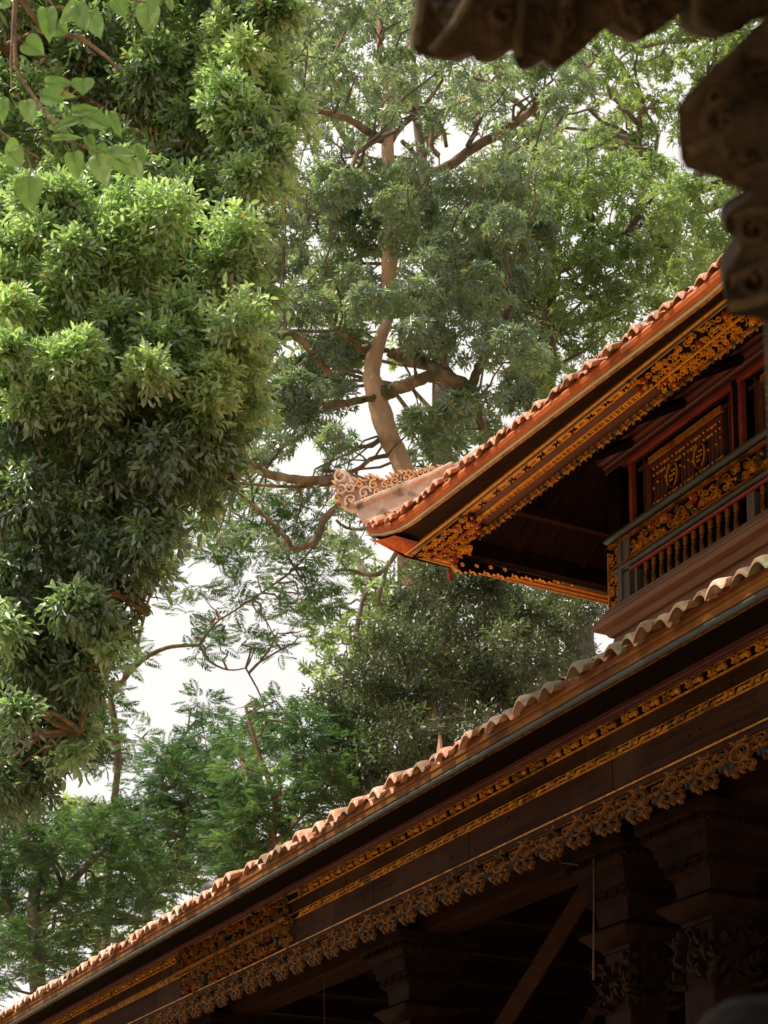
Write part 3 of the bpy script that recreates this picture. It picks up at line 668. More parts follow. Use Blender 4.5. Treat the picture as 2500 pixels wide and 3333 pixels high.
# ceiling of the overhang, purlins and rafters
mb = MB(); ring(mb, UR, [(1.06, 9.44), (.05, 10.10), (.05, 10.13), (1.06, 9.47)], 10); mb.build('soffit_boards', M['soffit'], pav)
for yy in (9.0, 9.75, 10.5, 11.25, 12.0, 12.75):
    mb = MB(); mb.tube([(xl + .03, yy, 9.43), (UR[0] + .02, yy, 10.03)], [.055, .055], 4); mb.build('rafter', M['timber'], pav)
for xx in (-13.0, -12.2, -11.4, -10.6, -9.8, -9.0):
    mb = MB(); mb.tube([(xx, YU + .05, 9.43), (xx, UR[2] - .02, 10.03)], [.05, .05], 4); mb.build('rafter', M['timber'], pav)
mb = MB(); mb.box(-14.02, -13.94, YU + .08, 13.4, 9.58, 9.68); mb.build('purlin', M['beam'], pav, bevel=.006)
mb = MB(); mb.box(-13.44, -6.2, 9.42, 14.2, 10.14, 10.2); mb.build('ceiling_boards', M['dark'], pav)

# ---- hip ridge with carved crest at the upturned corner
CP = np.array((UR[0] - EO, UR[2] - EO, 9.7)); HN = np.array((1, -1, 0))/math.sqrt(2)
def hip(x, y, w=0): return onP(x, y, CP, HN) + HN*w
hipo = bpy.data.objects.new('hip_ridge', None); COL.objects.link(hipo); par(hipo, roofU); hipo['label'] = 'pale plastered hip ridge rising to a curled tip'
body = [(1168, 1662), (1250, 1628), (1350, 1590), (1420, 1560), (1478, 1530), (1560, 1470), (1580, 1490), (1490, 1560), (1400, 1625), (1300, 1680), (1235, 1712), (1195, 1712), (1172, 1692)]
mb = MB(); mb.poly([hip(x, y, .10) for x, y in body], [hip(x, y, -.10) for x, y in body]); mb.build('ridge_wall', M['plaster'], hipo, bevel=.015)
mb = MB(); cap = [(1162, 1655), (1250, 1618), (1350, 1580), (1420, 1551), (1482, 1519), (1486, 1530), (1425, 1563), (1352, 1595), (1252, 1633), (1168, 1668)]
mb.poly([hip(x, y, .13) for x, y in cap], [hip(x, y, -.13) for x, y in cap]); mb.build('ridge_cap', M['plaster'], hipo, bevel=.012)
cres = [(1098, 1600), (1092, 1575), (1096, 1552), (1108, 1538), (1126, 1536), (1142, 1547), (1148, 1566), (1158, 1584), (1163, 1570), (1174, 1566), (1182, 1580), (1192, 1572), (1206, 1590), (1216, 1562), (1228, 1558), (1240, 1576), (1252, 1572), (1260, 1582), (1272, 1566), (1280, 1576), (1292, 1554), (1304, 1562), (1310, 1578), (1320, 1548), (1330, 1556), (1342, 1542), (1354, 1552), (1362, 1562), (1376, 1540), (1388, 1546), (1398, 1552), (1410, 1530), (1420, 1536), (1426, 1544), (1438, 1527), (1448, 1534), (1452, 1544), (1420, 1556), (1350, 1584), (1250, 1622), (1165, 1660), (1140, 1665), (1112, 1648), (1100, 1622)]
mb = MB(); mb.poly([hip(x, y, .045) for x, y in cres], [hip(x, y, -.045) for x, y in cres])
spots = [(1119, 1562, 26, 1), (1120, 1608, 20, -1), (1108, 1632, 13, 1), (1150, 1600, 20, 1), (1178, 1592, 15, -1), (1150, 1638, 22, -1), (1195, 1616, 24, 1), (1190, 1640, 14, -1), (1226, 1590, 19, 1), (1238, 1612, 18, -1), (1262, 1590, 13, 1), (1295, 1578, 17, -1), (1276, 1604, 17, 1), (1330, 1568, 16, 1), (1312, 1592, 15, -1), (1352, 1570, 11, -1), (1380, 1554, 14, 1), (1360, 1576, 9, 1), (1412, 1543, 12, -1), (1395, 1560, 9, 1), (1438, 1537, 8, 1)]
e1 = (np.array((1, 1, 0))/math.sqrt(2))
for x, y, r, tn in spots:
    c = hip(x, y, .045); D = abs(c @ HD); rr = r*pxm(D)*1.02
    for sg in (1, -1):
        rl = Relief(mb, hip(x, y, .045*sg), e1, (0, 0, 1), HN*sg); rl.curl(0, 0, rr, 1.0 + r, tn, 1 if r < 20 else 0, .05, rr*.30); mb.ball(rl.P(0, 0, .02), rr*.30, 1, 8, 5)
        rl.leaf(rr*.5, -rr*.2, rr*1.3, 2.4, 1, .04, .2)
for x, y, l in [(1104, 1590, 26), (1166, 1576, 22), (1186, 1578, 20), (1210, 1572, 26), (1224, 1568, 28), (1246, 1576, 22), (1262, 1580, 20), (1276, 1572, 24), (1290, 1564, 26), (1304, 1566, 22), (1318, 1556, 25), (1332, 1556, 24), (1346, 1552, 23), (1364, 1554, 20), (1378, 1546, 22), (1392, 1548, 20), (1408, 1538, 22), (1424, 1540, 18), (1440, 1534, 18), (1452, 1534, 16)]:
    for sg in (1, -1):
        rl = Relief(mb, hip(x, y, .03*sg), e1, (0, 0, 1), HN*sg); q = l*pxm(16.5)
        rl.leaf(0, 0, q*1.1, 1.9, 1, .05, .28); rl.leaf(-q*.3, -q*.1, q*.7, 2.5, 0, .04, .26); rl.leaf(q*.3, -q*.1, q*.7, 1.1, 1, .04, .26)
mb.build('carved_crest', [M['plaster'], M['plaster_o']], hipo, 50)

# ================================================================== small things on and under the roof
p = onY(712, 2885, 7.35)
mb = MB(); mb.lathe((p[0], p[1], p[2] - .16), [(.20, 0), (.20, .03), (.195, .11), (.17, .17), (.11, .205), (.03, .218), (.0, .22)], 20)
o = mb.build('metal_cap', M['navy'], None, 40); tag(o, 'dark navy rounded metal cap peeking over the clay eave tiles', 'metal cap')
p = onY(1425, 2455, 7.0)
mb = MB(); f = [(-.035, -.12), (.04, -.12), (.045, .02), (.03, .10), (.012, .165), (.0, .10), (-.022, .04)]
mb.poly([(p[0] + a, p[1], p[2] + b) for a, b in f], [(p[0] + a, p[1] + .025, p[2] + b) for a, b in f])
o = mb.build('tile_shard', M['tile_up'], None, bevel=.004); tag(o, 'pointed orange shard of broken clay tile upright on the roof', 'tile shard')
def cord(pts, r, label):
    mb = MB(); mb.tube(pts, r, 6); o = mb.build('hanging_cord', M['cord'], None, 60); tag(o, label, 'cord', 'cords hanging from the pavilion beam')
q = onY(1932, 2795, 7.74); e = onY(1932, 3190, 7.74)
cord([q, q*.6 + e*.4 + (.004, 0, 0), e + (0, 0, .02), e], [.006, .006, .012, .010], 'straight brown cord with frayed end hanging beside the paired columns')
cord([onY(1795, 2735, 7.72), onY(1806, 2775, 7.72), onY(1827, 2808, 7.72), onY(1855, 2811, 7.74), onY(1882, 2816, 7.74)], .005, 'bent thin wire running from the valance to a column capital')
q = onY(1055, 3175, 8.0); e = onY(1057, 3420, 8.0); cord([q, e], .005, 'thin plain cord hanging from the beam near the single column')

# ================================================================== foreground stone gateway
gate = empty('stone_gateway', (-.4, 2.6, 0), 'dark weathered stone gateway with carved leaf eaves beside the camera', 'gateway')
gate['label'] = 'dark weathered carved stone gateway framing the upper corner'
def cpx(l, ox=1300, oy=0, s=1.3825): return [(ox + x/s, oy + y/s) for x, y in l]
DA = 2.25
eA = cpx([(150,-420),(130,0),(104,130),(62,215),(75,245),(140,262),(210,268),(300,236),(325,242),(338,276),(400,265),(498,198),(510,250),(535,310),(580,300),(640,256),(665,285),(700,312),(760,270),(850,200),(930,120),(960,100),(1000,130),(1075,165),(1110,170),(1150,150),(1200,112),(1258,72),(1275,0),(1290,-420)])
eB = cpx([(1325,-420),(1335,0),(1340,60),(1347,108),(1400,130),(1450,145),(1500,152),(1545,135),(1562,115),(1640,60),(2100,0),(2100,-420)])
def slab(mb, poly, D, dep, mi=0, sl=.76, sr=.10):
    mb.poly([atD(x, y, D) for x, y in poly], [atD(x, y, D) + HD*dep + ZU*dep*sl + RT*dep*sr for x, y in poly], mi)
def stone_relief(mb, D, curls, ribs, mi=1):
    for x, y, r, a, t in curls:
        rl = Relief(mb, atD(x, y, D), RT, UP*1.0, -FW); rl.curl(0, 0, r*pxm(D), a, t, 0, .012, r*pxm(D)*.30)
    for pts, w in ribs:
        o = atD(pts[0][0], pts[0][1], D); rl = Relief(mb, o, RT, ZU, -HD)
        q = [(((atD(x, y, D) - o) @ RT), ((atD(x, y, D) - o) @ ZU)) for x, y in pts]; rl.ribbon(q, w*2.0*pxm(D), .008, mi)
mb = MB(); slab(mb, eA, DA, .30)
stone_relief(mb, DA, [(1640, 60, 60, 1, 1), (1830, 90, 55, 2, -1), (2060, 40, 60, .5, 1)],
             [([(1375, 0), (1362, 90), (1352, 165)], 14), ([(1530, 0), (1480, 90), (1400, 180)], 12), ([(1700, -20), (1690, 110), (1688, 200)], 12), ([(1850, -20), (1830, 90), (1806, 205)], 12), ([(2010, -20), (2060, 50), (2100, 110)], 12)])
mb.build('leaf_eave', [M['stone'], M['stone_l']], gate, 40, .008, label='serrated stone leaf hanging from the top edge')
mb = MB(); slab(mb, eB, DA - .06, .30); mb.build('leaf_eave', [M['stone'], M['stone_l']], gate, 40, .008)
DB = 2.05
br = cpx([(2100,-200),(1700,30),(1630,90),(1560,160),(1480,240),(1400,310),(1340,380),(1282,430),(1252,490),(1256,600),(1265,715),(1288,760),(1400,790),(1480,825),(1560,860),(1592,872),(1568,902),(1490,950),(1465,985),(1465,1040),(1500,1065),(1546,1080),(1540,1120),(1490,1200),(1466,1230),(1460,1290),(1472,1380),(1505,1422),(1600,1432),(1660,1445),(2100,1470)])
mb = MB(); slab(mb, br, DB, .34, 0, .72, .185)
stone_relief(mb, DB, [(2345, 410, 80, 1.2, 1), (2470, 260, 95, 2.2, -1), (2330, 330, 50, .2, -1), (2440, 520, 70, 4, 1), (2450, 760, 60, 2, 1), (2440, 930, 60, 1, -1)],
             [([(2215, 370), (2300, 290), (2380, 200), (2480, 120), (2560, 70)], 16), ([(2335, 330), (2345, 400), (2345, 470), (2370, 520)], 9), ([(2230, 500), (2330, 450), (2400, 400)], 12), ([(2380, 590), (2450, 560), (2520, 530)], 14),
              ([(2375, 720), (2430, 700), (2510, 690)], 12), ([(2370, 920), (2420, 900), (2510, 850)], 12), ([(2365, 1000), (2430, 990), (2520, 960)], 10)])
mb.build('scroll_bracket', [M['stone'], M['stone_l']], gate, 40, .010, label='thick stone volute bracket with carved scrolls')
mb = MB()
a = atD(2484, 1400, DB + .1); b = atD(2900, 1400, DB + .1)
f = [atD(2484, 1040, DB + .10), atD(2900, 1040, DB + .10)]; bs = [np.array((q[0], q[1], 0)) for q in f]
top = [np.array((q[0], q[1], 2.95)) for q in f]
fr = [bs[0], bs[1], top[1], top[0]]; mb.poly(fr, [q + HD*.42 + RT*.10 for q in fr]); mb.build('pillar', M['stone'], gate, bevel=.02)
mb = MB(); f = [(1300, -420), (2900, -420), (2900, -900), (1300, -900)]; mb.poly([atD(x, y, 1.9) for x, y in f], [atD(x, y, 2.75) for x, y in f]); mb.build('lintel', M['stone'], gate, bevel=.02)
mb = MB()  # unseen roof slab and posts, added to shade the finial
def gp(d, l, z): q = HD*d + RT*l; return (q[0], q[1], z)
for (d0, d1, l0, l1, z0, z1) in ((-1.6, 2.15, -1.3, 2.4, 3.72, 3.92), (-1.3, 1.7, -1.0, 2.1, 3.92, 4.2)):
    f = [gp(d0, l0, z0), gp(d1, l0, z0), gp(d1, l1, z0), gp(d0, l1, z0)]; mb.poly(f, [(a, b, z1) for a, b, c in f])
for (d0, l0) in ((-1.4, -1.15), (-1.4, 1.9)):
    f = [gp(d0, l0, 0), gp(d0 + .4, l0, 0), gp(d0 + .4, l0 + .4, 0), gp(d0, l0 + .4, 0)]; mb.poly(f, [(a, b, 3.72) for a, b, c in f])
mb.build('unseen_shade_roof', M['stone'], gate, bevel=.03)
# rounded stone top low in the corner
p = atD(2490, 3430, 1.75); k = pxm(1.75)
mb = MB(); mb.lathe((p[0], p[1], 0), [(.10, 0), (.10, .8), (.085, p[2] - .12), (255*k, p[2] - 60*k - .02), (262*k, p[2] - 20*k), (240*k, p[2] + 70*k), (200*k, p[2] + 130*k), (140*k, p[2] + 172*k), (60*k, p[2] + 190*k), (4*k, p[2] + 194*k)], 28)
ringp = []
o = mb.build('stone_finial', M['stone_dark'], None, 50); tag(o, 'round topped dark stone finial, out of focus in the bottom corner', 'finial')

# ================================================================== plants
class Leaves:
    def __init__(s): s.V = []; s.T = []; s.six = False
    def add(s, B, D, N, L, W, tint, fold=.22, droop=.08):
        n = len(B); L = np.broadcast_to(L, (n,))[:, None]; W = np.broadcast_to(W, (n,))[:, None]
        D = D/np.linalg.norm(D, axis=1, keepdims=True); S = np.cross(D, N); S /= (np.linalg.norm(S, axis=1, keepdims=True) + 1e-9); N = np.cross(S, D)
        if s.six:
            v = np.stack([B, B + D*L*.28 + S*W*.44 + N*W*fold, B + D*L*.68 + S*W*.46 + N*W*fold - N*L*droop*.4, B + D*L - N*L*droop,
                          B + D*L*.68 - S*W*.46 + N*W*fold - N*L*droop*.4, B + D*L*.28 - S*W*.44 + N*W*fold], 1)
        else:
            v = np.stack([B, B + D*L*.5 + S*W*.5 + N*W*fold, B + D*L - N*L*droop, B + D*L*.5 - S*W*.5 + N*W*fold], 1)
        s.V.append(v); s.T.append(np.broadcast_to(tint, (n,)))
    def build(s, name, mat, parent):
        V = np.concatenate(s.V); T = np.concatenate(s.T).astype(np.float32); n, k, _ = V.shape
        me = bpy.data.meshes.new(name); me.vertices.add(n*k); me.vertices.foreach_set('co', V.reshape(-1).astype(np.float32))
        base = (np.arange(n)*k)[:, None]
        if k == 6: idx = np.concatenate([base + np.array([0, 1, 2, 3]), base + np.array([0, 3, 4, 5])], 1).reshape(-1); per = 4
        else: idx = np.concatenate([base + np.array([0, 1, 2]), base + np.array([0, 2, 3])], 1).reshape(-1); per = 3
        me.loops.add(len(idx)); me.loops.foreach_set('vertex_index', idx.astype(np.int32))
        me.polygons.add(len(idx)//per); me.polygons.foreach_set('loop_start', np.arange(0, len(idx), per, dtype=np.int32))
        me.update(calc_edges=True)
        at = me.attributes.new('tint', 'FLOAT', 'POINT'); at.data.foreach_set('value', np.repeat(T, k))
        me.materials.append(mat); o = bpy.data.objects.new(name, me); COL.objects.link(o); par(o, parent); return o
def unit(a): return a/(np.linalg.norm(a, axis=-1, keepdims=True) + 1e-9)
def frame(A):
    ref = np.where(np.abs(A[:, 2:3]) < .9, np.array([[0, 0, 1.0]]), np.array([[1.0, 0, 0]])); U = unit(np.cross(A, ref)); return U, np.cross(A, U)
def rtint(n, base):
    t = base + R.normal(0, .16, n); t = np.clip(t, .02, .93); odd = R.random(n) < .006; return np.where(odd, 1.0, t)
def whorl(lv, P, A, L, W, base, K=8):
    U, V = frame(A); n = len(P); ph0 = R.random(n)*6.28
    for k in range(K):
        ph = ph0 + 2*PI*k/K + R.normal(0, .2, n); th = R.uniform(.85, 1.55, n)
        rad = U*np.cos(ph)[:, None] + V*np.sin(ph)[:, None]
        D = A*np.cos(th)[:, None] + rad*np.sin(th)[:, None]; N = A*np.sin(th)[:, None] - rad*np.cos(th)[:, None]
        lv.add(P + A*(R.random((n, 1))*L*.15), D, N, L*R.uniform(.7, 1.15, n), W*R.uniform(.8, 1.2, n), rtint(n, base), droop=.12)
def spray(lv, P, A, L, W, base, K=8, tw=3.0, glint=.0):
    U, V = frame(A); n = len(P); ph0 = R.random(n)*6.28
    for k in range(K):
        t = (k + .5)/K; ph = ph0 + k*2.4; rad = U*np.cos(ph)[:, None] + V*np.sin(ph)[:, None]
        b = P + A*(tw*L*(t - .5)) - np.array([0, 0, 1])*(L*tw*.25*t*t); th = R.uniform(.7, 1.3, n)*(1.05 - .5*t)
        D = A*np.cos(th)[:, None] + rad*np.sin(th)[:, None] + np.array([0, 0, -.25]); N = unit(np.array([0, 0, .75]) + .95*A + R.normal(0, .45, (n, 3))); tl = R.random(n) < glint; N[tl] = unit(np.array([.62, -.69, .40]) + R.normal(0, .22, (int(tl.sum()), 3)))
        lv.add(b, D, N, L*R.uniform(.65, 1.15, n), W*R.uniform(.8, 1.2, n), rtint(n, base), droop=.15)
def frond(lv, P, A, L, W, base, K=9, size=1.0):
    """feathery compound leaf: L is the length of the whole frond"""
    n = len(P); A = unit(A*np.array([1, 1, .35])); up = unit(np.array([0, 0, 1.0]) + R.normal(0, .35, (n, 3))); S = unit(np.cross(A, up)); up = np.cross(S, A)
    tb = np.clip(base + R.normal(0, .16, n), .02, .93)
    if n > 24:
        m = R.random(n) < .028; q = P[m]; k_ = len(q)
        if k_: lv.add(q, np.array([0, 0, -1.0]) + R.normal(0, .3, (k_, 3)), R.normal(0, 1, (k_, 3)), L*.42, W*1.1, 1.0, fold=.1, droop=.2)
    for k in range(K):
        t = (k + .6)/K; b = P + A*(L*t) - up*(L*.28*t*t)
        for sg in (-1, 1):
            D = S*sg + A*.55 - up*(.25 + .3*t) + R.normal(0, .08, (n, 3)); ll = L*.42*math.sin(PI*min(1, .25 + .7*t))
            lv.add(b, D, up + R.normal(0, .1, (n, 3)), ll, W, tb, fold=.05, droop=.05)

def inpoly(x, y, pl):
    c = False; n = len(pl); j = n - 1
    for i in range(n):
        if (pl[i][1] > y) != (pl[j][1] > y) and x < (pl[j][0]-pl[i][0])*(y-pl[i][1])/(pl[j][1]-pl[i][1]) + pl[i][0]: c = not c
        j = i
    return c
def clumps(pl, n, rpx, D0, D1, gaps=(), mind=.55, seed=0):
    """irregular crown made of leaf clumps: centres and radii in metres"""
    rg = random.Random(seed); xs = [p[0] for p in pl]; ys = [p[1] for p in pl]; out = []; tries = 0
    while len(out) < n and tries < n*60:
        tries += 1; x = rg.uniform(min(xs), max(xs)); y = rg.uniform(min(ys), max(ys)); r = rg.uniform(*rpx)
        if not inpoly(x, y, pl): continue
        if any(math.hypot(x-g[0], (y-g[1])) < g[2] + r*.55 for g in gaps): continue
        if any(math.hypot(x-q[0], y-q[1]) < mind*(r+q[2])*.5 for q in out): continue
        out.append((x, y, r))
    res = []
    for x, y, r in out:
        D = rg.uniform(D0, D1); res.append((atD(x, y, D), r*pxm(D)))
    return res
def fill(lv, cl, kind, dens, L, W, base, flat=.7, jitter=.18, upb=.55, **kw):
    for c, r in cl:
        n = max(4, int(dens*R.uniform(.75, 1.25))); d = unit(R.normal(0, 1, (n, 3))); rad = r*R.uniform(.25, 1, n)**.5
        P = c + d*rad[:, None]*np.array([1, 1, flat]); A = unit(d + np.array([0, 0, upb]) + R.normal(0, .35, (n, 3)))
        cb = np.clip(base + R.normal(0, jitter) + d[:, 2]*.10, .05, .85)  # tint rises with height in the clump, painting lit tops, darker undersides
        kind(lv, P, A, L, W, cb, **kw)
def limb(mb, pts, mi=0, n=9, sub=4, jit=.06, wob=.25):
    """pts: (px, py, D, r_px) -> smoothed wobbly tube"""
    P = [atD(x, y, D) for x, y, D, r in pts]; r = [q[3]*pxm(q[2]) for q in pts]; PP = []; RR = []
    for i in range(len(P)-1):
        p0 = P[max(i-1, 0)]; p1 = P[i]; p2 = P[i+1]; p3 = P[min(i+2, len(P)-1)]
        for k in range(sub):
            t = k/sub; q = .5*((2*p1) + (p2-p0)*t + (2*p0-5*p1+4*p2-p3)*t*t + (3*p1-p0-3*p2+p3)*t**3)
            rr = r[i] + (r[i+1]-r[i])*t; PP.append(q + R.normal(0, wob*rr*.35, 3)); RR.append(rr*(1 + random.uniform(-.05, .05)))
    PP.append(P[-1]); RR.append(r[-1]); mb.tube(PP, RR, n, mi, jit=jit); return PP
def twigs(mb, cl, nodes, r, mi=0, k=1, seed=1, maxd=99):
    rg = random.Random(seed); nd = np.array(nodes)
    for c, rad in cl:
        d = np.linalg.norm(nd - c, axis=1); j = int(np.argmin(d))
        if d[j] > maxd: continue
        a = nd[j]; pts = [a]; m = 5
        for i in range(1, m + 1):
            t = i/m; pts.append(a + (c - a)*t + np.array([rg.uniform(-1, 1), rg.uniform(-1, 1), rg.uniform(-.6, 1)])*d[j]*.09*math.sin(PI*t) + np.array([0, 0, d[j]*.10*math.sin(PI*t)]))
        rr = r*min(1.8, .6 + d[j]/(6*rad)); mb.tube(pts, [rr*(1 - .75*i/m) for i in range(m + 1)], 5, mi)
        for _ in range(k):
            dd = unit(np.array([rg.uniform(-1, 1), rg.uniform(-1, 1), rg.uniform(-.2, 1)])); s = pts[rg.choice([3, 4])]
            mb.tube([s, s + dd*rad*.5 + np.array([0, 0, .05*rad]), s + dd*rad], [rr*.5, rr*.35, rr*.12], 4, mi)

def tree(name, label, group=None, base=(0, 0, 0)):
    return empty(name, base, label, 'tree', group)
def ground_of(x, y, D): p = atD(x, y, D); return (p[0], p[1], 0)

exec_trees = True
# ---- (1) glossy tree filling the left side
D = 12.0
t1 = tree('glossy_leaf_tree', 'big dense glossy-leaved tree filling the photo from top to its drooping skirt of shade-tinted leaves', None, ground_of(-330, 1500, 12.6))
t1['label'] = 'big dense tree with glossy leaves tinted sunlit above and shaded in the drooping skirt'
mb = MB(); nodes = []
gx = ground_of(-330, 1500, 12.6)
P0 = [np.array(gx), np.array(gx) + (0, 0, 2.2), atD(-300, 2200, 12.6), atD(-250, 1500, 12.6), atD(-160, 800, 12.5), atD(-60, 200, 12.3)]
mb.tube(P0, [.34, .28, .24, .20, .15, .10], 12, jit=.06); nodes += P0[2:]
for pts in ([(-250, 1500, 12.6, 40), (40, 1330, 12.4, 26), (330, 1180, 12.2, 15), (640, 1080, 12.0, 8)], [(-200, 1000, 12.5, 40), (100, 700, 12.3, 26), (380, 560, 12.2, 16), (700, 420, 12.0, 9)],
            [(-120, 600, 12.4, 30), (60, 170, 12.4, 20), (250, 300, 12.3, 16), (420, 420, 12.2, 12), (560, 560, 12.1, 8)], [(-250, 1800, 12.6, 34), (60, 1750, 12.4, 22), (330, 1850, 12.2, 12), (480, 2000, 12.1, 7)],
            [(-260, 2100, 12.6, 30), (-20, 2150, 12.4, 18), (160, 2260, 12.2, 10), (260, 2380, 12.1, 6)], [(-60, 200, 12.3, 24), (240, 60, 12.3, 16), (560, -40, 12.2, 10), (800, 60, 12, 6)],
            [(330, 1180, 12.2, 11), (480, 1400, 12.2, 8), (640, 1520, 12.1, 5)], [(60, 1750, 12.4, 14), (200, 1640, 12.3, 9), (420, 1620, 12.2, 6)]):
    nodes += limb(mb, pts, 0, 8)
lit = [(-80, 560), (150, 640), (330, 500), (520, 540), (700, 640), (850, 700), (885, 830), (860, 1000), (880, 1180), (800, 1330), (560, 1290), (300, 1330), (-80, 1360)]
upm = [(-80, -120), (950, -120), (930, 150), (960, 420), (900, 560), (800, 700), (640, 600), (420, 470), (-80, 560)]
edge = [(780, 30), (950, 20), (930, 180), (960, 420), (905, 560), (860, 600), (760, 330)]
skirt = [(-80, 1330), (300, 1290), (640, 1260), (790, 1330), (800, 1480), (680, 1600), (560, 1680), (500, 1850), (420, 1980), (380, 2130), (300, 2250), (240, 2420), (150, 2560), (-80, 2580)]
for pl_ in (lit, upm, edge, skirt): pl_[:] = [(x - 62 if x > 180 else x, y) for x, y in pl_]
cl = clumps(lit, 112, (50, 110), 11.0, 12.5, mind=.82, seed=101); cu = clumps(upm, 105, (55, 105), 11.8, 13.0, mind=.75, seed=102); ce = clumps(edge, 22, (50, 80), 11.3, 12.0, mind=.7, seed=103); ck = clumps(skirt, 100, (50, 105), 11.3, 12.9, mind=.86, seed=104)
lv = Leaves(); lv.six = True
fill(lv, cl, spray, 100, .070, .026, .58, upb=.7, glint=.30); fill(lv, ce, spray, 96, .070, .026, .54, upb=.6, glint=.30)  # lighter leaf tint paints sunlight into the lit mass and edge
fill(lv, cu, spray, 70, .072, .027, .32, upb=.3, glint=.10); fill(lv, ck, spray, 64, .076, .026, .08, upb=-.35, flat=.95, glint=.06)  # darker leaf tint paints shade into the upper mass and skirt
rgE = random.Random(55); rag = []
for pl_, off in ((lit, 1), (edge, 1), (skirt, 1)):
    for i in range(len(pl_) - 1):
        (xa, ya), (xb, yb) = pl_[i], pl_[i+1]
        if min(xa, xb) < 120: continue
        for k in range(max(1, int(math.hypot(xb-xa, yb-ya)/70))):
            t = rgE.random(); rag.append((atD(xa + (xb-xa)*t + rgE.uniform(-10, 95), ya + (yb-ya)*t + rgE.uniform(-30, 60), rgE.uniform(11.5, 12.4)), rgE.uniform(28, 55)*pxm(12)))
fill(lv, rag, spray, 15, .086, .032, .45, upb=.0, glint=.2)
shade_ctr = [(-9.4, 4.4, 13.4), (-10.3, 4.6, 13.8), (-8.6, 4.9, 13.6), (-9.6, 5.3, 14.2), (-8.2, 4.0, 13.9), (-10.8, 3.9, 13.2)]  # unseen clumps added above the tree to shade the right eave tiles
shade_cl = [(np.array(c_), .8) for c_ in shade_ctr]; fill(lv, shade_cl, spray, 150, .105, .04, .4)
lv.build('crown', M['leaf_left'], t1)
mb.tube([P0[-1], np.array((-10.9, 3.3, 11.9)), np.array((-10.2, 4.2, 13.3)), np.array((-9.0, 4.6, 13.6))], [.10, .08, .05, .02], 8); nodes += [np.array((-10.2, 4.2, 13.3))]  # limb carrying the added shade clumps
twigs(mb, cl + cu + ce + ck + rag, nodes, .012, 0, 3, 5)
mb.build('trunk', M['twig'], t1, 60)

# ---- (2) old tree with the pale trunk
DT = 38.0
t2 = tree('old_rain_tree', 'tall old tree with pale pinkish trunk, mossy limbs and whorled leaves tinted bluish for haze', None, ground_of(1360, 1700, DT))
mb = MB(); c = lambda l, d=DT, ox=700, oy=1000, s=1.659: [(ox + x/s, oy + y/s, d + dd, r/s) for x, y, r, dd in l]
nodes = []
bp = np.array(ground_of(1400, 1700, DT)); q = atD(1345, 1640, DT)
mb.tube([bp, bp*.5 + q*.5, q, atD(1330, 1590, DT)], [.62, .45, .36, 46/1.659*1.35*pxm(DT)], 14, 1, jit=.05)
nodes += limb(mb, c([(1045, 985, 62, 0), (1025, 900, 58, 0), (985, 790, 58, 0), (935, 690, 62, 0), (895, 560, 66, 0), (865, 450, 60, 0), (855, 380, 46, 0)]), 0, 14, jit=.05, wob=.08)
nodes += limb(mb, c([(860, 450, 54, 0), (845, 370, 50, 0), (858, 280, 48, 0), (885, 190, 40, 0), (925, 80, 34, 0), (930, -50, 32, 0)]) + [(1266, 880, DT, 27), (1276, 800, DT, 32), (1290, 740, DT, 30), (1272, 640, DT, 22), (1264, 560, DT, 23), (1262, 480, DT, 22), (1258, 370, DT, 20), (1250, 260, DT, 15), (1235, 120, DT, 11), (1230, -40, DT, 8)], 0, 14, jit=.04, wob=.08)
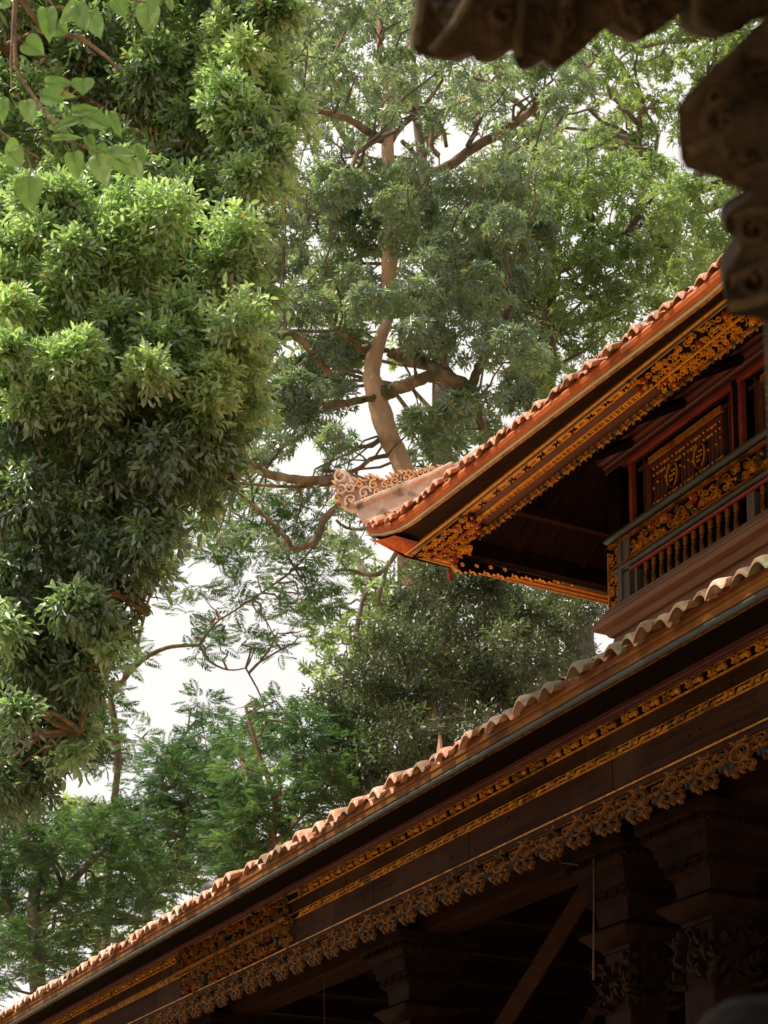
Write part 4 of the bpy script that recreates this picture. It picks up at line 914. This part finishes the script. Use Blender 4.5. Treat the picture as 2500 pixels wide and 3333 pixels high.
L2 = [c([(905, 470, 50, 0), (980, 440, 38, -.5), (1060, 410, 36, -1), (1140, 375, 34, -1), (1230, 370, 40, -1), (1310, 410, 46, -1), (1380, 470, 40, -1), (1410, 560, 30, -1), (1440, 660, 22, -1)]),
      c([(945, 240, 34, .4), (1000, 270, 34, .4), (1080, 290, 34, 0), (1170, 320, 34, -.5), (1260, 360, 36, -.9)]), c([(1385, 440, 30, -1), (1415, 340, 28, -1), (1450, 280, 24, -1), (1500, 230, 16, -1), (1560, 150, 10, -1)]),
      c([(1240, 330, 18, -1), (1235, 230, 15, -1), (1215, 120, 13, -1), (1200, 40, 8, -1)]),
      c([(880, 480, 20, 0), (790, 500, 22, -.6), (700, 520, 22, -.9), (600, 530, 20, -1.2), (480, 500, 20, -1.5), (330, 490, 16, -1.8), (180, 460, 12, -2)]),
      c([(830, 210, 22, -.3), (790, 230, 20, -.6), (740, 180, 16, -.8), (690, 150, 12, -1), (640, 120, 8, -1)]),
      c([(640, 380, 20, -1.2), (570, 300, 20, -1.3), (500, 210, 26, -1.4), (420, 150, 26, -1.5), (310, 170, 22, -1.6), (200, 210, 14, -1.7), (100, 250, 8, -1.7)]),
      c([(900, 980, 24, -1), (760, 925, 24, -1.4), (660, 920, 24, -1.6), (520, 940, 28, -1.8), (400, 925, 26, -2), (270, 895, 26, -2.2), (190, 840, 22, -2.3), (60, 830, 18, -2.5)]),
      c([(690, 1040, 22, -1.6), (650, 1090, 22, -1.6), (590, 1150, 22, -1.7), (540, 1260, 22, -1.8), (430, 1300, 18, -1.9), (380, 1240, 15, -2), (330, 1190, 13, -2), (230, 1090, 11, -2), (120, 1000, 9, -2.1)]),
      c([(930, 800, 14, -.6), (840, 820, 13, -.8), (780, 870, 13, -1), (700, 890, 10, -1.2), (580, 880, 8, -1.3)]), c([(700, 950, 12, -1.5), (580, 960, 12, -1.6), (400, 970, 10, -1.7), (130, 950, 8, -2)]),
      c([(1000, 1290, 13, -1), (950, 1370, 14, -1), (880, 1440, 13, -1.1), (800, 1440, 10, -1.1), (730, 1420, 9, -1.2), (640, 1420, 6, -1.2)]), c([(930, 1390, 11, -1), (910, 1490, 10, -1), (885, 1570, 10, -1), (910, 1650, 7, -1)]),
      c([(655, 1150, 9, -1.6), (710, 1190, 9, -1.6), (790, 1200, 9, -1.5), (830, 1190, 8, -1.5)]), c([(450, 640, 8, -1.6), (400, 720, 9, -1.6), (330, 800, 9, -1.7), (290, 850, 8, -1.7)])]
c8 = lambda l: c(l, DT, 850, 0)
L2 += [c8([(700, 860, 26, .6), (820, 870, 18, 1), (920, 930, 30, 1.2), (1040, 880, 30, 1.2), (1130, 810, 28, 1.2), (1280, 720, 26, 1.2), (1430, 620, 24, 1.2), (1560, 510, 18, 1.2), (1660, 450, 13, 1.2), (1800, 330, 8, 1.2)]),
       c8([(1115, 790, 16, 1), (1160, 700, 15, 1), (1165, 600, 14, 1), (1140, 520, 12, 1), (1120, 430, 8, 1)]), c8([(1440, 600, 16, 1.2), (1340, 520, 16, 1.2), (1260, 460, 13, 1.2), (1150, 420, 9, 1.2)]),
       c8([(700, 760, 24, .2), (770, 670, 17, .2), (850, 600, 15, .2), (920, 520, 13, .2), (980, 430, 8, .2)]), c8([(650, 750, 26, -.2), (590, 720, 22, -.4), (480, 650, 20, -.7), (360, 610, 17, -1), (220, 590, 12, -1.2), (110, 575, 7, -1.2)]),
       c8([(600, 730, 17, -.4), (570, 790, 16, -.5), (510, 840, 14, -.6), (490, 940, 12, -.7)]), c8([(760, 760, 14, .5), (830, 830, 14, .8), (910, 900, 13, 1)]),
       c8([(870, 590, 18, 1.4), (920, 680, 16, 1.4), (920, 790, 17, 1.4), (960, 840, 15, 1.4)]), c8([(920, 600, 13, 1.5), (980, 700, 14, 1.5), (1000, 790, 12, 1.5)]), c8([(1270, 930, 12, 1.6), (1340, 830, 12, 1.6), (1430, 780, 10, 1.6), (1500, 700, 7, 1.6)]),
       c8([(880, 1510, 14, .4), (870, 1450, 14, .4), (830, 1400, 15, .4), (860, 1340, 14, .4), (880, 1280, 11, .4)]), c8([(700, 40, 20, 1), (620, 50, 18, .8), (500, 60, 16, .6), (400, 10, 12, .5), (340, -60, 9, .5)]), c8([(270, 120, 18, -.5), (210, 70, 18, -.6), (130, 30, 14, -.7), (60, -30, 10, -.8)]),
       c8([(460, 150, 6, .4), (420, 240, 8, .4), (380, 320, 8, .4)]), c8([(1000, 1500, 10, 1), (1090, 1430, 9, 1), (1190, 1330, 8, 1)])]
for l in L2: nodes += limb(mb, l, 1, 9)
gaps = [(1280, 1524, 55), (970, 1524, 60), (1387, 1283, 42), (940, 1130, 36), (1309, 1832, 60), (1616, 1215, 40), (1122, 1373, 24), (1010, 1450, 40), (1160, 1470, 22), (1180, 1590, 40), (860, 1560, 34), (1345, 380, 18), (1500, 440, 30), (1250, 1060, 36), (1262, 880, 46), (1262, 480, 50), (1220, 1180, 52), (1240, 1330, 60), (1290, 1440, 60), (1480, 1230, 45), (1420, 520, 36), (1560, 470, 30), (1700, 330, 30), (1150, 540, 22)]
A1 = [(870, -60), (1450, -60), (1420, 200), (1900, 190), (1880, 330), (1500, 330), (1180, 350), (860, 360)]
A2 = [(860, 360), (1200, 360), (1900, 340), (1900, 560), (1400, 560), (860, 600)]
A3 = [(830, 590), (1400, 560), (1780, 640), (1740, 860), (1600, 1020), (1330, 980), (860, 1030)]
A4 = [(820, 1000), (1350, 960), (1640, 980), (1760, 1060), (1700, 1250), (1450, 1180), (1300, 1140), (1120, 1140), (860, 1150)]
A5 = [(760, 1140), (1160, 1140), (1180, 1300), (1150, 1440), (980, 1440), (760, 1480)]
A6 = [(1340, 1290), (1560, 1260), (1700, 1260), (1560, 1420), (1400, 1540), (1340, 1480)]
A7 = [(760, 1440), (1150, 1430), (1200, 1560), (1180, 1760), (1000, 1800), (700, 1780), (600, 1620)]
lv = Leaves(); allc = []
for pl, n, rp, d, L_, b, sd in ((A1, 52, (60, 110), 24, .30, .50, 1), (A2, 26, (45, 80), 15, .28, .48, 2), (A3, 62, (65, 115), 34, .34, .42, 3), (A4, 36, (60, 105), 28, .33, .38, 4), (A5, 26, (60, 100), 28, .36, .42, 5), (A6, 17, (60, 95), 34, .36, .40, 6), (A7, 34, (45, 80), 12, .22, .55, 7)):
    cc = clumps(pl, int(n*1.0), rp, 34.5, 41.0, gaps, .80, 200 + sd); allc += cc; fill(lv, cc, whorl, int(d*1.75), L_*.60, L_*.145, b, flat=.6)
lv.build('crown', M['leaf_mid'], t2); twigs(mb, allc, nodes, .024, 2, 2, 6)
mb.build('trunk', [M['bark_pink'], M['bark'], M['bark_grey']], t2, 60)

# ---- (3) lighter trees to the right
def simple_tree(name, label, mat, bark, polys, D0, D1, kind, L_, W_, trunkpts, limbs, gaps, seed, group=None, tw=.03, **kw):
    t = tree(name, label, group, ground_of(trunkpts[0][0], trunkpts[0][1], trunkpts[0][2])); mb = MB(); lv = Leaves(); nodes = []
    b = np.array(ground_of(*trunkpts[0][:3])); q = atD(*trunkpts[0][:3]); r0 = trunkpts[0][3]*pxm(trunkpts[0][2])
    mb.tube([b, b*.4 + q*.6, q + (q-b)*.01], [r0*1.5, r0*1.15, r0], 10, jit=.05)
    nodes += limb(mb, trunkpts, 0, 10)
    for l in limbs: nodes += limb(mb, l, 0, 8)
    allc = []
    for i, (pl, n, rp, d, base) in enumerate(polys):
        cc = clumps(pl, n, rp, D0, D1, gaps, .72, seed*10 + i); allc += cc; fill(lv, cc, kind, d, L_, W_, base, **kw)
    lv.build('crown', M[mat], t); twigs(mb, allc, nodes, tw, 0, 1, seed); mb.build('trunk', M[bark], t, 60); return t
R1 = [(1600, 560), (1800, 520), (2100, 520), (2280, 620), (2360, 760), (2330, 900), (2200, 960), (2000, 1100), (1760, 1290), (1640, 1200), (1600, 900), (1560, 700)]
simple_tree('broad_leaf_tree', 'light green rounded tree crown just above the upper tiled eave', 'leaf_right', 'bark_grey', [(R1, 80, (60, 110), 50, .55)], 39, 44, whorl, .20, .05,
            [(1780, 1700, 42, 34), (1785, 1100, 42, 26), (1790, 700, 42, 20), (1785, 560, 42, 16), (1795, 440, 42, 11), (1830, 380, 42, 7)],
            [[(1785, 900, 42, 16), (1900, 830, 42, 12), (2030, 760, 42, 9), (2200, 690, 42, 6)], [(1785, 1000, 42, 16), (1700, 900, 42, 10), (1640, 800, 42, 7)], [(1790, 620, 42, 12), (1860, 520, 42, 10), (1930, 480, 42, 7), (2010, 440, 42, 5)]],
            [(1990, 620, 20), (1720, 1060, 24)], 31, tw=.04)
R2 = [(1880, -60), (2560, -60), (2560, 560), (2350, 620), (2260, 560), (2080, 520), (1800, 500), (1700, 400), (1900, 300)]
R3 = [(2240, 540), (2560, 520), (2560, 900), (2420, 880), (2330, 780)]
simple_tree('tall_pale_tree', 'tall pale green airy tree showing between the stone carvings', 'leaf_far', 'bark_grey', [(R2, 72, (50, 95), 28, .5), (R3, 16, (40, 70), 18, .45)], 47, 54, whorl, .24, .065,
            [(2300, 1500, 50, 34), (2290, 900, 50, 26), (2260, 640, 50, 22), (2290, 500, 50, 18), (2320, 300, 50, 12), (2330, 100, 50, 7)],
            [[(2180, 720, 50, 16), (2230, 640, 50, 18), (2330, 600, 50, 16), (2420, 590, 50, 10)], [(2260, 700, 50, 18), (2380, 640, 50, 14), (2460, 560, 50, 9)], [(2260, 640, 50, 16), (2160, 560, 50, 14), (2120, 520, 50, 11), (2080, 470, 50, 7)], [(2120, 540, 50, 9), (2140, 440, 50, 7), (2100, 360, 50, 4)]],
            [(2280, 520, 30), (2290, 700, 50), (1890, 440, 40), (2160, 500, 24)], 32, tw=.05)

# ---- (4) feathery trees low in the middle
F1 = [(-80, 2520), (120, 2560), (330, 2620), (470, 2480), (700, 2430), (780, 2560), (760, 2760), (500, 2960), (200, 3150), (-80, 3250)]
F1b = [(420, 2350), (640, 2280), (800, 2300), (880, 2420), (700, 2520), (480, 2520)]
fg = [(280, 2500, 95), (200, 2610, 50), (340, 2600, 40), (870, 2520, 30), (340, 2870, 14), (330, 3060, 18), (120, 2980, 14)]
simple_tree('feathery_tree', 'feathery dark green tree with fine leaflets low behind the tile row', 'leaf_fine', 'bark_grey', [(F1, 104, (60, 110), 60, .38), (F1b, 13, (50, 85), 36, .42)], 33, 38, frond, .32, .028,
            [(130, 3300, 36, 30), (110, 3000, 36, 24), (120, 2880, 36, 20), (200, 2740, 36, 15), (300, 2640, 36, 9)],
            [[(110, 3000, 36, 16), (320, 2780, 36, 12), (420, 2650, 36, 11), (540, 2600, 36, 9), (640, 2680, 36, 7)], [(420, 2640, 36, 10), (480, 2610, 36, 9), (560, 2560, 36, 7)], [(60, 3050, 36, 14), (20, 2900, 36, 10), (-20, 2700, 36, 7)], [(640, 2830, 36, 11), (690, 2750, 36, 13), (760, 2700, 36, 8), (860, 2610, 36, 5)]],
            fg, 33, flat=.6, tw=.03)
F2 = [(760, 2420), (900, 2250), (1060, 2330), (1180, 2430), (1200, 2620), (1000, 2760), (800, 2870), (720, 2800)]
simple_tree('tamarind_tree', 'bright feathery tree with yellow pods beside the dark evergreen', 'leaf_fine', 'twig', [(F2, 44, (50, 95), 36, .55)], 30, 33, frond, .33, .030,
            [(900, 3200, 31, 22), (880, 2800, 31, 16), (900, 2620, 31, 12), (840, 2450, 31, 8), (800, 2300, 31, 5)],
            [[(900, 2700, 31, 9), (910, 2540, 31, 7), (860, 2520, 31, 6), (800, 2500, 31, 4)], [(880, 2760, 31, 8), (1000, 2640, 31, 6), (1080, 2540, 31, 4)]],
            [(880, 2500, 36), (1140, 2560, 30), (950, 2420, 16)], 34, flat=.6, tw=.02)
F3 = [(560, 1640), (800, 1560), (1000, 1640), (1100, 1760), (1120, 1900), (1040, 2010), (900, 1990), (760, 1830), (640, 1830)]
F3b = [(540, 1940), (640, 1900), (800, 1920), (790, 2010), (640, 2010)]
F3c = [(640, 2060), (720, 2020), (740, 2090), (690, 2230), (640, 2220)]
F3d = [(760, 2060), (870, 2030), (930, 2120), (880, 2190), (800, 2130)]
F3e = [(860, 1960), (1060, 1830), (1090, 1900), (1060, 2060), (960, 2110)]
simple_tree('slender_acacia', 'slender airy tree with crooked pale stem against the bright sky', 'leaf_fine', 'twig', [(F3, 33, (45, 80), 20, .60), (F3b, 5, (40, 60), 14, .55), (F3c, 5, (30, 50), 13, .45), (F3d, 4, (30, 50), 12, .5), (F3e, 6, (40, 60), 8, .75),
            ([(430, 1760), (560, 1700), (560, 1850), (480, 1900)], 6, (45, 65), 22, .45), ([(230, 2330), (350, 2260), (390, 2400), (360, 2520), (260, 2480)], 12, (45, 70), 32, .4), ([(370, 2100), (450, 2080), (470, 2160), (400, 2190)], 4, (35, 50), 22, .4)], 38, 41, frond, .40, .036,
            [(350, 2900, 39.5, 15), (375, 2600, 39.5, 12), (385, 2450, 39.5, 11), (370, 2330, 39.5, 11), (362, 2260, 39.5, 10), (400, 2215, 39.5, 9), (440, 2170, 39.5, 9), (490, 2130, 39.5, 8), (560, 2105, 39.5, 7), (650, 2100, 39.5, 6)],
            [[(650, 2100, 39.5, 6), (700, 2030, 39.5, 4), (760, 1990, 39.5, 3), (880, 1910, 39.5, 4), (960, 1850, 39.5, 4), (1020, 1780, 39.5, 3)], [(650, 2100, 39.5, 5), (680, 2150, 39.5, 4), (740, 2180, 39.5, 3), (800, 2175, 39.5, 2)], [(450, 2080, 39.5, 6), (470, 2000, 39.5, 6), (500, 1880, 39.5, 5), (520, 1740, 39.5, 4)], [(440, 2170, 39.5, 6), (452, 2080, 39.5, 6)],
             [(800, 2175, 39.5, 3), (850, 2270, 39.5, 3), (880, 2380, 39.5, 2)], [(960, 1850, 39.5, 5), (900, 1760, 39.5, 4), (820, 1700, 39.5, 4), (700, 1640, 39.5, 3)]],
            [], 35, flat=.55, tw=.02)

# ---- (5) dark evergreen behind the pavilion
E1 = [(1330, 1870), (1480, 1830), (1700, 1900), (1960, 1930), (1960, 2160), (1760, 2270), (1560, 2400), (1380, 2520), (1180, 2560), (1040, 2420), (1020, 2280), (1120, 2180), (1220, 2100), (1280, 1980)]
simple_tree('dark_evergreen', 'dark dull-leaved evergreen with stout trunk below the upper eave', 'leaf_dark', 'bark_grey', [(E1, 112, (60, 105), 66, .42)], 31, 38, spray, .13, .044,
            [(1900, 2400, 39, 62), (1880, 2200, 39, 56), (1885, 2050, 39, 48), (1860, 1960, 39, 36), (1800, 1880, 39, 22)],
            [[(1880, 2120, 39, 22), (1780, 2000, 39, 14), (1640, 1950, 39, 10), (1450, 1960, 39, 6)], [(1880, 2250, 39, 26), (1800, 2260, 39, 20), (1700, 2230, 38, 12), (1500, 2190, 38, 8), (1330, 2180, 38, 5)], [(1700, 2230, 38, 12), (1560, 2330, 38, 8), (1400, 2350, 38, 6), (1250, 2340, 38, 4)]],
            [(1905, 2080, 40), (1985, 2040, 30), (1280, 2440, 20), (1420, 2330, 34)], 36, tw=.03)
simple_tree('broken_stem_tree', 'leaning stem with a broken orange top inside the dark evergreen', 'leaf_dark', 'bark', [([(1120, 2480), (1250, 2400), (1360, 2480), (1300, 2580), (1150, 2600)], 12, (40, 70), 18, .5), ([(1440, 2120), (1520, 2150), (1480, 2280), (1420, 2250)], 5, (35, 55), 16, .5)], 31, 33, spray, .16, .055,
            [(1432, 2600, 32, 17), (1425, 2450, 32, 18), (1412, 2380, 32, 19), (1402, 2310, 32, 19), (1398, 2290, 32, 14)], [[(1408, 2310, 32, 9), (1425, 2265, 32, 8), (1445, 2240, 32, 5), (1470, 2200, 32, 3)], [(1425, 2480, 32, 8), (1330, 2500, 32, 6), (1250, 2520, 32, 4), (1180, 2540, 32, 3)]], [], 37, tw=.02)
# ---- (6) far woods
simple_tree('distant_tree', 'tree with haze-tinted light green leaves far behind the crooked stem', 'leaf_far', 'bark_grey', [([(1100, 1790), (1330, 1830), (1280, 2000), (1180, 2160), (1060, 2250), (1000, 2150), (1080, 1980)], 22, (45, 75), 11, .5)], 60, 66, whorl, .36, .10,
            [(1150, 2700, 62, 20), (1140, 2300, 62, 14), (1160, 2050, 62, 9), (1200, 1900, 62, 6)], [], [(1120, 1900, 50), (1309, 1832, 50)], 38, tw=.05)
simple_tree('distant_tree', 'tree with haze-tinted light green leaves far behind the pale trunk', 'leaf_far', 'bark_grey', [([(860, 0), (1900, 0), (1900, 560), (1700, 1000), (900, 1100), (850, 600)], 48, (50, 90), 10, .5), ([(900, 1100), (1400, 1000), (1350, 1180), (1000, 1260)], 8, (40, 70), 9, .5)], 60, 68, whorl, .42, .12,
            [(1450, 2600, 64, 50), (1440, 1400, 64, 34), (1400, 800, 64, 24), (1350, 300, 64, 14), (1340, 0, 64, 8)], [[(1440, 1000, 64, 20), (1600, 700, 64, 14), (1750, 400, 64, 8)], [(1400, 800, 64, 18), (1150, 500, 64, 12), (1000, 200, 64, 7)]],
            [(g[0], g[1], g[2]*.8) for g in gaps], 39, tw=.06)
simple_tree('distant_tree', 'tree with haze-tinted light green leaves far behind the feathery tree', 'leaf_far', 'bark_grey', [([(-80, 2620), (600, 2560), (1100, 2500), (1100, 2760), (300, 3150), (-80, 3250)], 50, (50, 90), 16, .4)], 58, 64, whorl, .40, .12,
            [(500, 3400, 60, 26), (480, 3000, 60, 18), (470, 2700, 60, 10)], [], [(280, 2500, 80), (870, 2520, 40), (1130, 2600, 40)], 40, tw=.05)

# ---- (7) hanging branch of heart-shaped leaves close to the camera
DL = 5.4
brn = empty('leafy_branch', tuple(atD(60, -60, DL)), 'drooping branch of broad heart-shaped leaves hanging into the top corner', 'branch')
s7 = 2.37; mb = MB()
def tw7(l, r0, r1):
    P = [atD(x/s7, y/s7, DL + dd) for x, y, dd in l]; n = len(P); mb.tube(P, [r0 + (r1-r0)*i/(n-1) for i in range(n)], 6)
tw7([(130, -150, 0), (110, 0, 0), (98, 250, 0), (85, 450, 0), (90, 690, 0)], .007, .003)
tw7([(140, -150, .1), (110, 120, .08), (112, 330, .05), (120, 520, .05), (200, 660, .05), (300, 800, .05), (420, 950, .03), (520, 1075, .03), (640, 1130, .02), (760, 1180, .02), (920, 1190, .02)], .009, .0025)
tw7([(-80, 950, .1), (60, 1060, .1), (180, 1150, .1), (300, 1220, .1)], .006, .002); tw7([(180, 1150, .1), (240, 1280, .1), (225, 1370, .08)], .003, .0015)
tw7([(300, 800, .05), (440, 760, .02), (560, 640, .02)], .003, .0015); tw7([(420, 950, .03), (600, 880, .0), (760, 860, 0)], .003, .0015); tw7([(100, 640, 0), (160, 790, 0)], .002, .0012)
tw7([(300, -100, .2), (420, 60, .2), (600, 60, .2), (700, 90, .2)], .005, .002); tw7([(700, -120, .1), (900, -20, .1), (1150, 20, .1), (1320, -20, .1)], .005, .002); tw7([(140, -40, .1), (330, 230, .4), (620, 290, .5), (800, 420, .5), (930, 540, .5)], .010, .004); tw7([(100, 250, 0), (180, 290, 0)], .002, .0015)
mb.build('twig', M['twig'], brn, 60)
def heart(cx, cy, w, h, ang, tilt, tint, k):
    c = atD(cx/s7, cy/s7, DL + ((k*37) % 11 - 5)*.02); sc_ = DL*1.15/6050/s7; lw, lh = w*sc_, h*sc_
    dn = math.radians(ang); d = np.array(RT*math.sin(dn) - ZU*math.cos(dn)); s = np.array(RT*math.cos(dn) + ZU*math.sin(dn)); n = -HD
    n2 = unit(n*math.cos(tilt) + s*math.sin(tilt)*.6 + ZU*.25); rg = random.Random(k); prof = [(0, .03), (-.05, .20), (-.035, .34), (.06, .45), (.20, .50), (.36, .485), (.52, .43), (.68, .33), (.82, .20), (.92, .08), (1.0, 0)]
    vs = []; fs = []; curl = rg.uniform(-.10, .18); fold = rg.uniform(.05, .22); NS = 3
    for t, q in prof:
        tt = t - .48
        for j in range(-NS, NS + 1):
            u = j/NS; wv = .015*math.sin(9*t + 4*u + k); vs.append(c + d*lh*tt + s*lw*q*u + n2*(abs(u)*q*fold*lw - curl*lh*(t**2) + wv*lh))
    m = 2*NS + 1
    for i in range(len(prof)-1):
        for j in range(m-1): fs.append((i*m+j, i*m+j+1, (i+1)*m+j+1, (i+1)*m+j))
    mb = MB(); mb.add(vs, fs); st = c + d*lh*(-.48); mb.tube([st - d*lh*.28 + n*.004, st - d*lh*.1, st + d*lh*.3 - n2*.001, st + d*lh*.9 - n2*curl*lh*.8], [.0016, .0014, .0010, .0004], 5)
    o = mb.build('leaf', M['leaf_near'], brn, 70); at = o.data.attributes.new('tint', 'FLOAT', 'POINT'); at.data.foreach_set('value', [tint]*len(o.data.vertices))
for k, a in enumerate([(370,180,150,250,5,0,.5),(540,110,130,240,-35,.6,.9),(480,230,190,90,70,.3,.25),(630,150,150,240,20,.2,.45),(735,200,150,250,22,.1,.55),(265,370,190,175,60,.2,.5),(925,60,140,160,30,.1,.55),(1145,150,190,260,5,0,.7),(1312,45,60,120,15,.5,.6),(1190,10,130,100,20,0,.6),
    (455,640,120,205,95,.2,.45),(640,670,170,130,0,.2,.5),(410,760,150,175,75,.1,.5),(482,735,95,200,80,.4,.95),(225,880,130,220,14,.1,.6),(20,845,100,190,0,0,.6),(50,30,130,80,60,.2,.6),(660,850,100,190,100,.2,.35),(755,945,165,215,60,.1,.4),(890,960,90,210,28,.3,.5),(510,945,90,215,-70,.4,.2),(455,985,110,150,60,.2,.5),(520,1050,60,220,100,.3,.75),
    (700,1100,90,115,30,.2,.35),(95,1160,170,130,-60,.2,.8),(120,1240,180,140,40,.2,.75),(225,1490,215,260,5,0,.55),(580,1275,150,215,10,.1,.75),(785,1325,160,265,18,.1,.85),(770,1180,150,130,30,.1,.6),(955,1270,170,235,38,.1,.85),(950,1185,100,225,80,.3,.6),(1060,1320,100,205,20,.3,.93),(1085,1195,80,180,25,.4,.6),(890,1215,28,220,62,.2,.15),(500,1020,30,130,75,.3,.15),(845,120,24,170,8,.2,.2),(30,150,24,130,28,.2,.2)]):
    heart(*a, k)

# ================================================================== ground, light, camera
mb = MB(); mb.add([(-900, -900, 0), (900, -900, 0), (900, 900, 0), (-900, 900, 0)], [(0, 1, 2, 3)]); g = mb.build('ground', M['ground']); g['kind'] = 'structure'
AZ = math.radians(248); EL = math.radians(64)
sd = Vector((math.cos(EL)*math.cos(AZ), math.cos(EL)*math.sin(AZ), math.sin(EL)))
sun = bpy.data.lights.new('sun', 'SUN'); sun.energy = 5.0; sun.angle = math.radians(.6); sun.color = (1, .90, .74)
so = bpy.data.objects.new('sun', sun); COL.objects.link(so); so.rotation_euler = sd.to_track_quat('Z', 'Y').to_euler(); so.location = (0, 0, 60)
w = bpy.data.worlds.new('World'); sc.world = w; w.use_nodes = True; nt = w.node_tree; nt.nodes.clear()
out = nt.nodes.new('ShaderNodeOutputWorld'); bg = nt.nodes.new('ShaderNodeBackground'); sky = nt.nodes.new('ShaderNodeTexSky'); sky.sky_type = 'NISHITA'; sky.sun_disc = False
sky.sun_elevation = EL; sky.sun_rotation = math.atan2(sd.x, sd.y); sky.dust_density = 6; sky.air_density = 1.2; sky.ozone_density = 1
tc = nt.nodes.new('ShaderNodeTexCoord'); dt = nt.nodes.new('ShaderNodeVectorMath'); dt.operation = 'DOT_PRODUCT'
hz = Vector((-.86, .30, .42)).normalized(); dt.inputs[1].default_value = hz; nt.links.new(tc.outputs['Generated'], dt.inputs[0])
mr = nt.nodes.new('ShaderNodeMapRange'); mr.interpolation_type = 'SMOOTHSTEP'; mr.inputs[1].default_value = .05; mr.inputs[2].default_value = .80; mr.inputs[3].default_value = .10; mr.inputs[4].default_value = .92
nt.links.new(dt.outputs['Value'], mr.inputs[0])
mx = nt.nodes.new('ShaderNodeMix'); mx.data_type = 'RGBA'; mx.inputs[7].default_value = (9.2, 8.75, 8.2, 1); cn = nt.nodes.new('ShaderNodeTexNoise'); cn.inputs['Scale'].default_value = 5; cn.inputs['Detail'].default_value = 5; nt.links.new(tc.outputs['Generated'], cn.inputs['Vector'])
cm = nt.nodes.new('ShaderNodeMapRange'); cm.inputs[1].default_value = .3; cm.inputs[2].default_value = .6; cm.inputs[3].default_value = .80; cm.inputs[4].default_value = 1.0; nt.links.new(cn.outputs['Fac'], cm.inputs[0])
mm = nt.nodes.new('ShaderNodeMath'); mm.operation = 'MULTIPLY'; nt.links.new(mr.outputs[0], mm.inputs[0]); nt.links.new(cm.outputs[0], mm.inputs[1]); nt.links.new(mm.outputs[0], mx.inputs[0])
nt.links.new(sky.outputs[0], mx.inputs[6]); nt.links.new(mx.outputs[2], bg.inputs[0]); bg.inputs[1].default_value = .13; nt.links.new(bg.outputs[0], out.inputs[0])
cam = bpy.data.cameras.new('camera'); co = bpy.data.objects.new('camera', cam); COL.objects.link(co); sc.camera = co
co.matrix_world = Matrix(((RT[0], UP[0], -FW[0], 0), (RT[1], UP[1], -FW[1], 0), (RT[2], UP[2], -FW[2], 1.6), (0, 0, 0, 1)))
cam.sensor_fit = 'VERTICAL'; cam.sensor_height = 36; cam.sensor_width = 27; cam.lens = FPX/3333*36; cam.shift_y = (PY - 1666.5)/3333; cam.clip_start = .05; cam.clip_end = 3000
cam.dof.use_dof = True; cam.dof.focus_distance = 14.5; cam.dof.aperture_fstop = 7.0
sc.render.engine = 'CYCLES'; sc.cycles.max_bounces = 7; sc.cycles.diffuse_bounces = 4; sc.cycles.transmission_bounces = 4; sc.cycles.use_denoising = True
sc.view_settings.view_transform = 'Standard'; sc.view_settings.look = 'None'; sc.view_settings.exposure = 0; sc.view_settings.gamma = 1
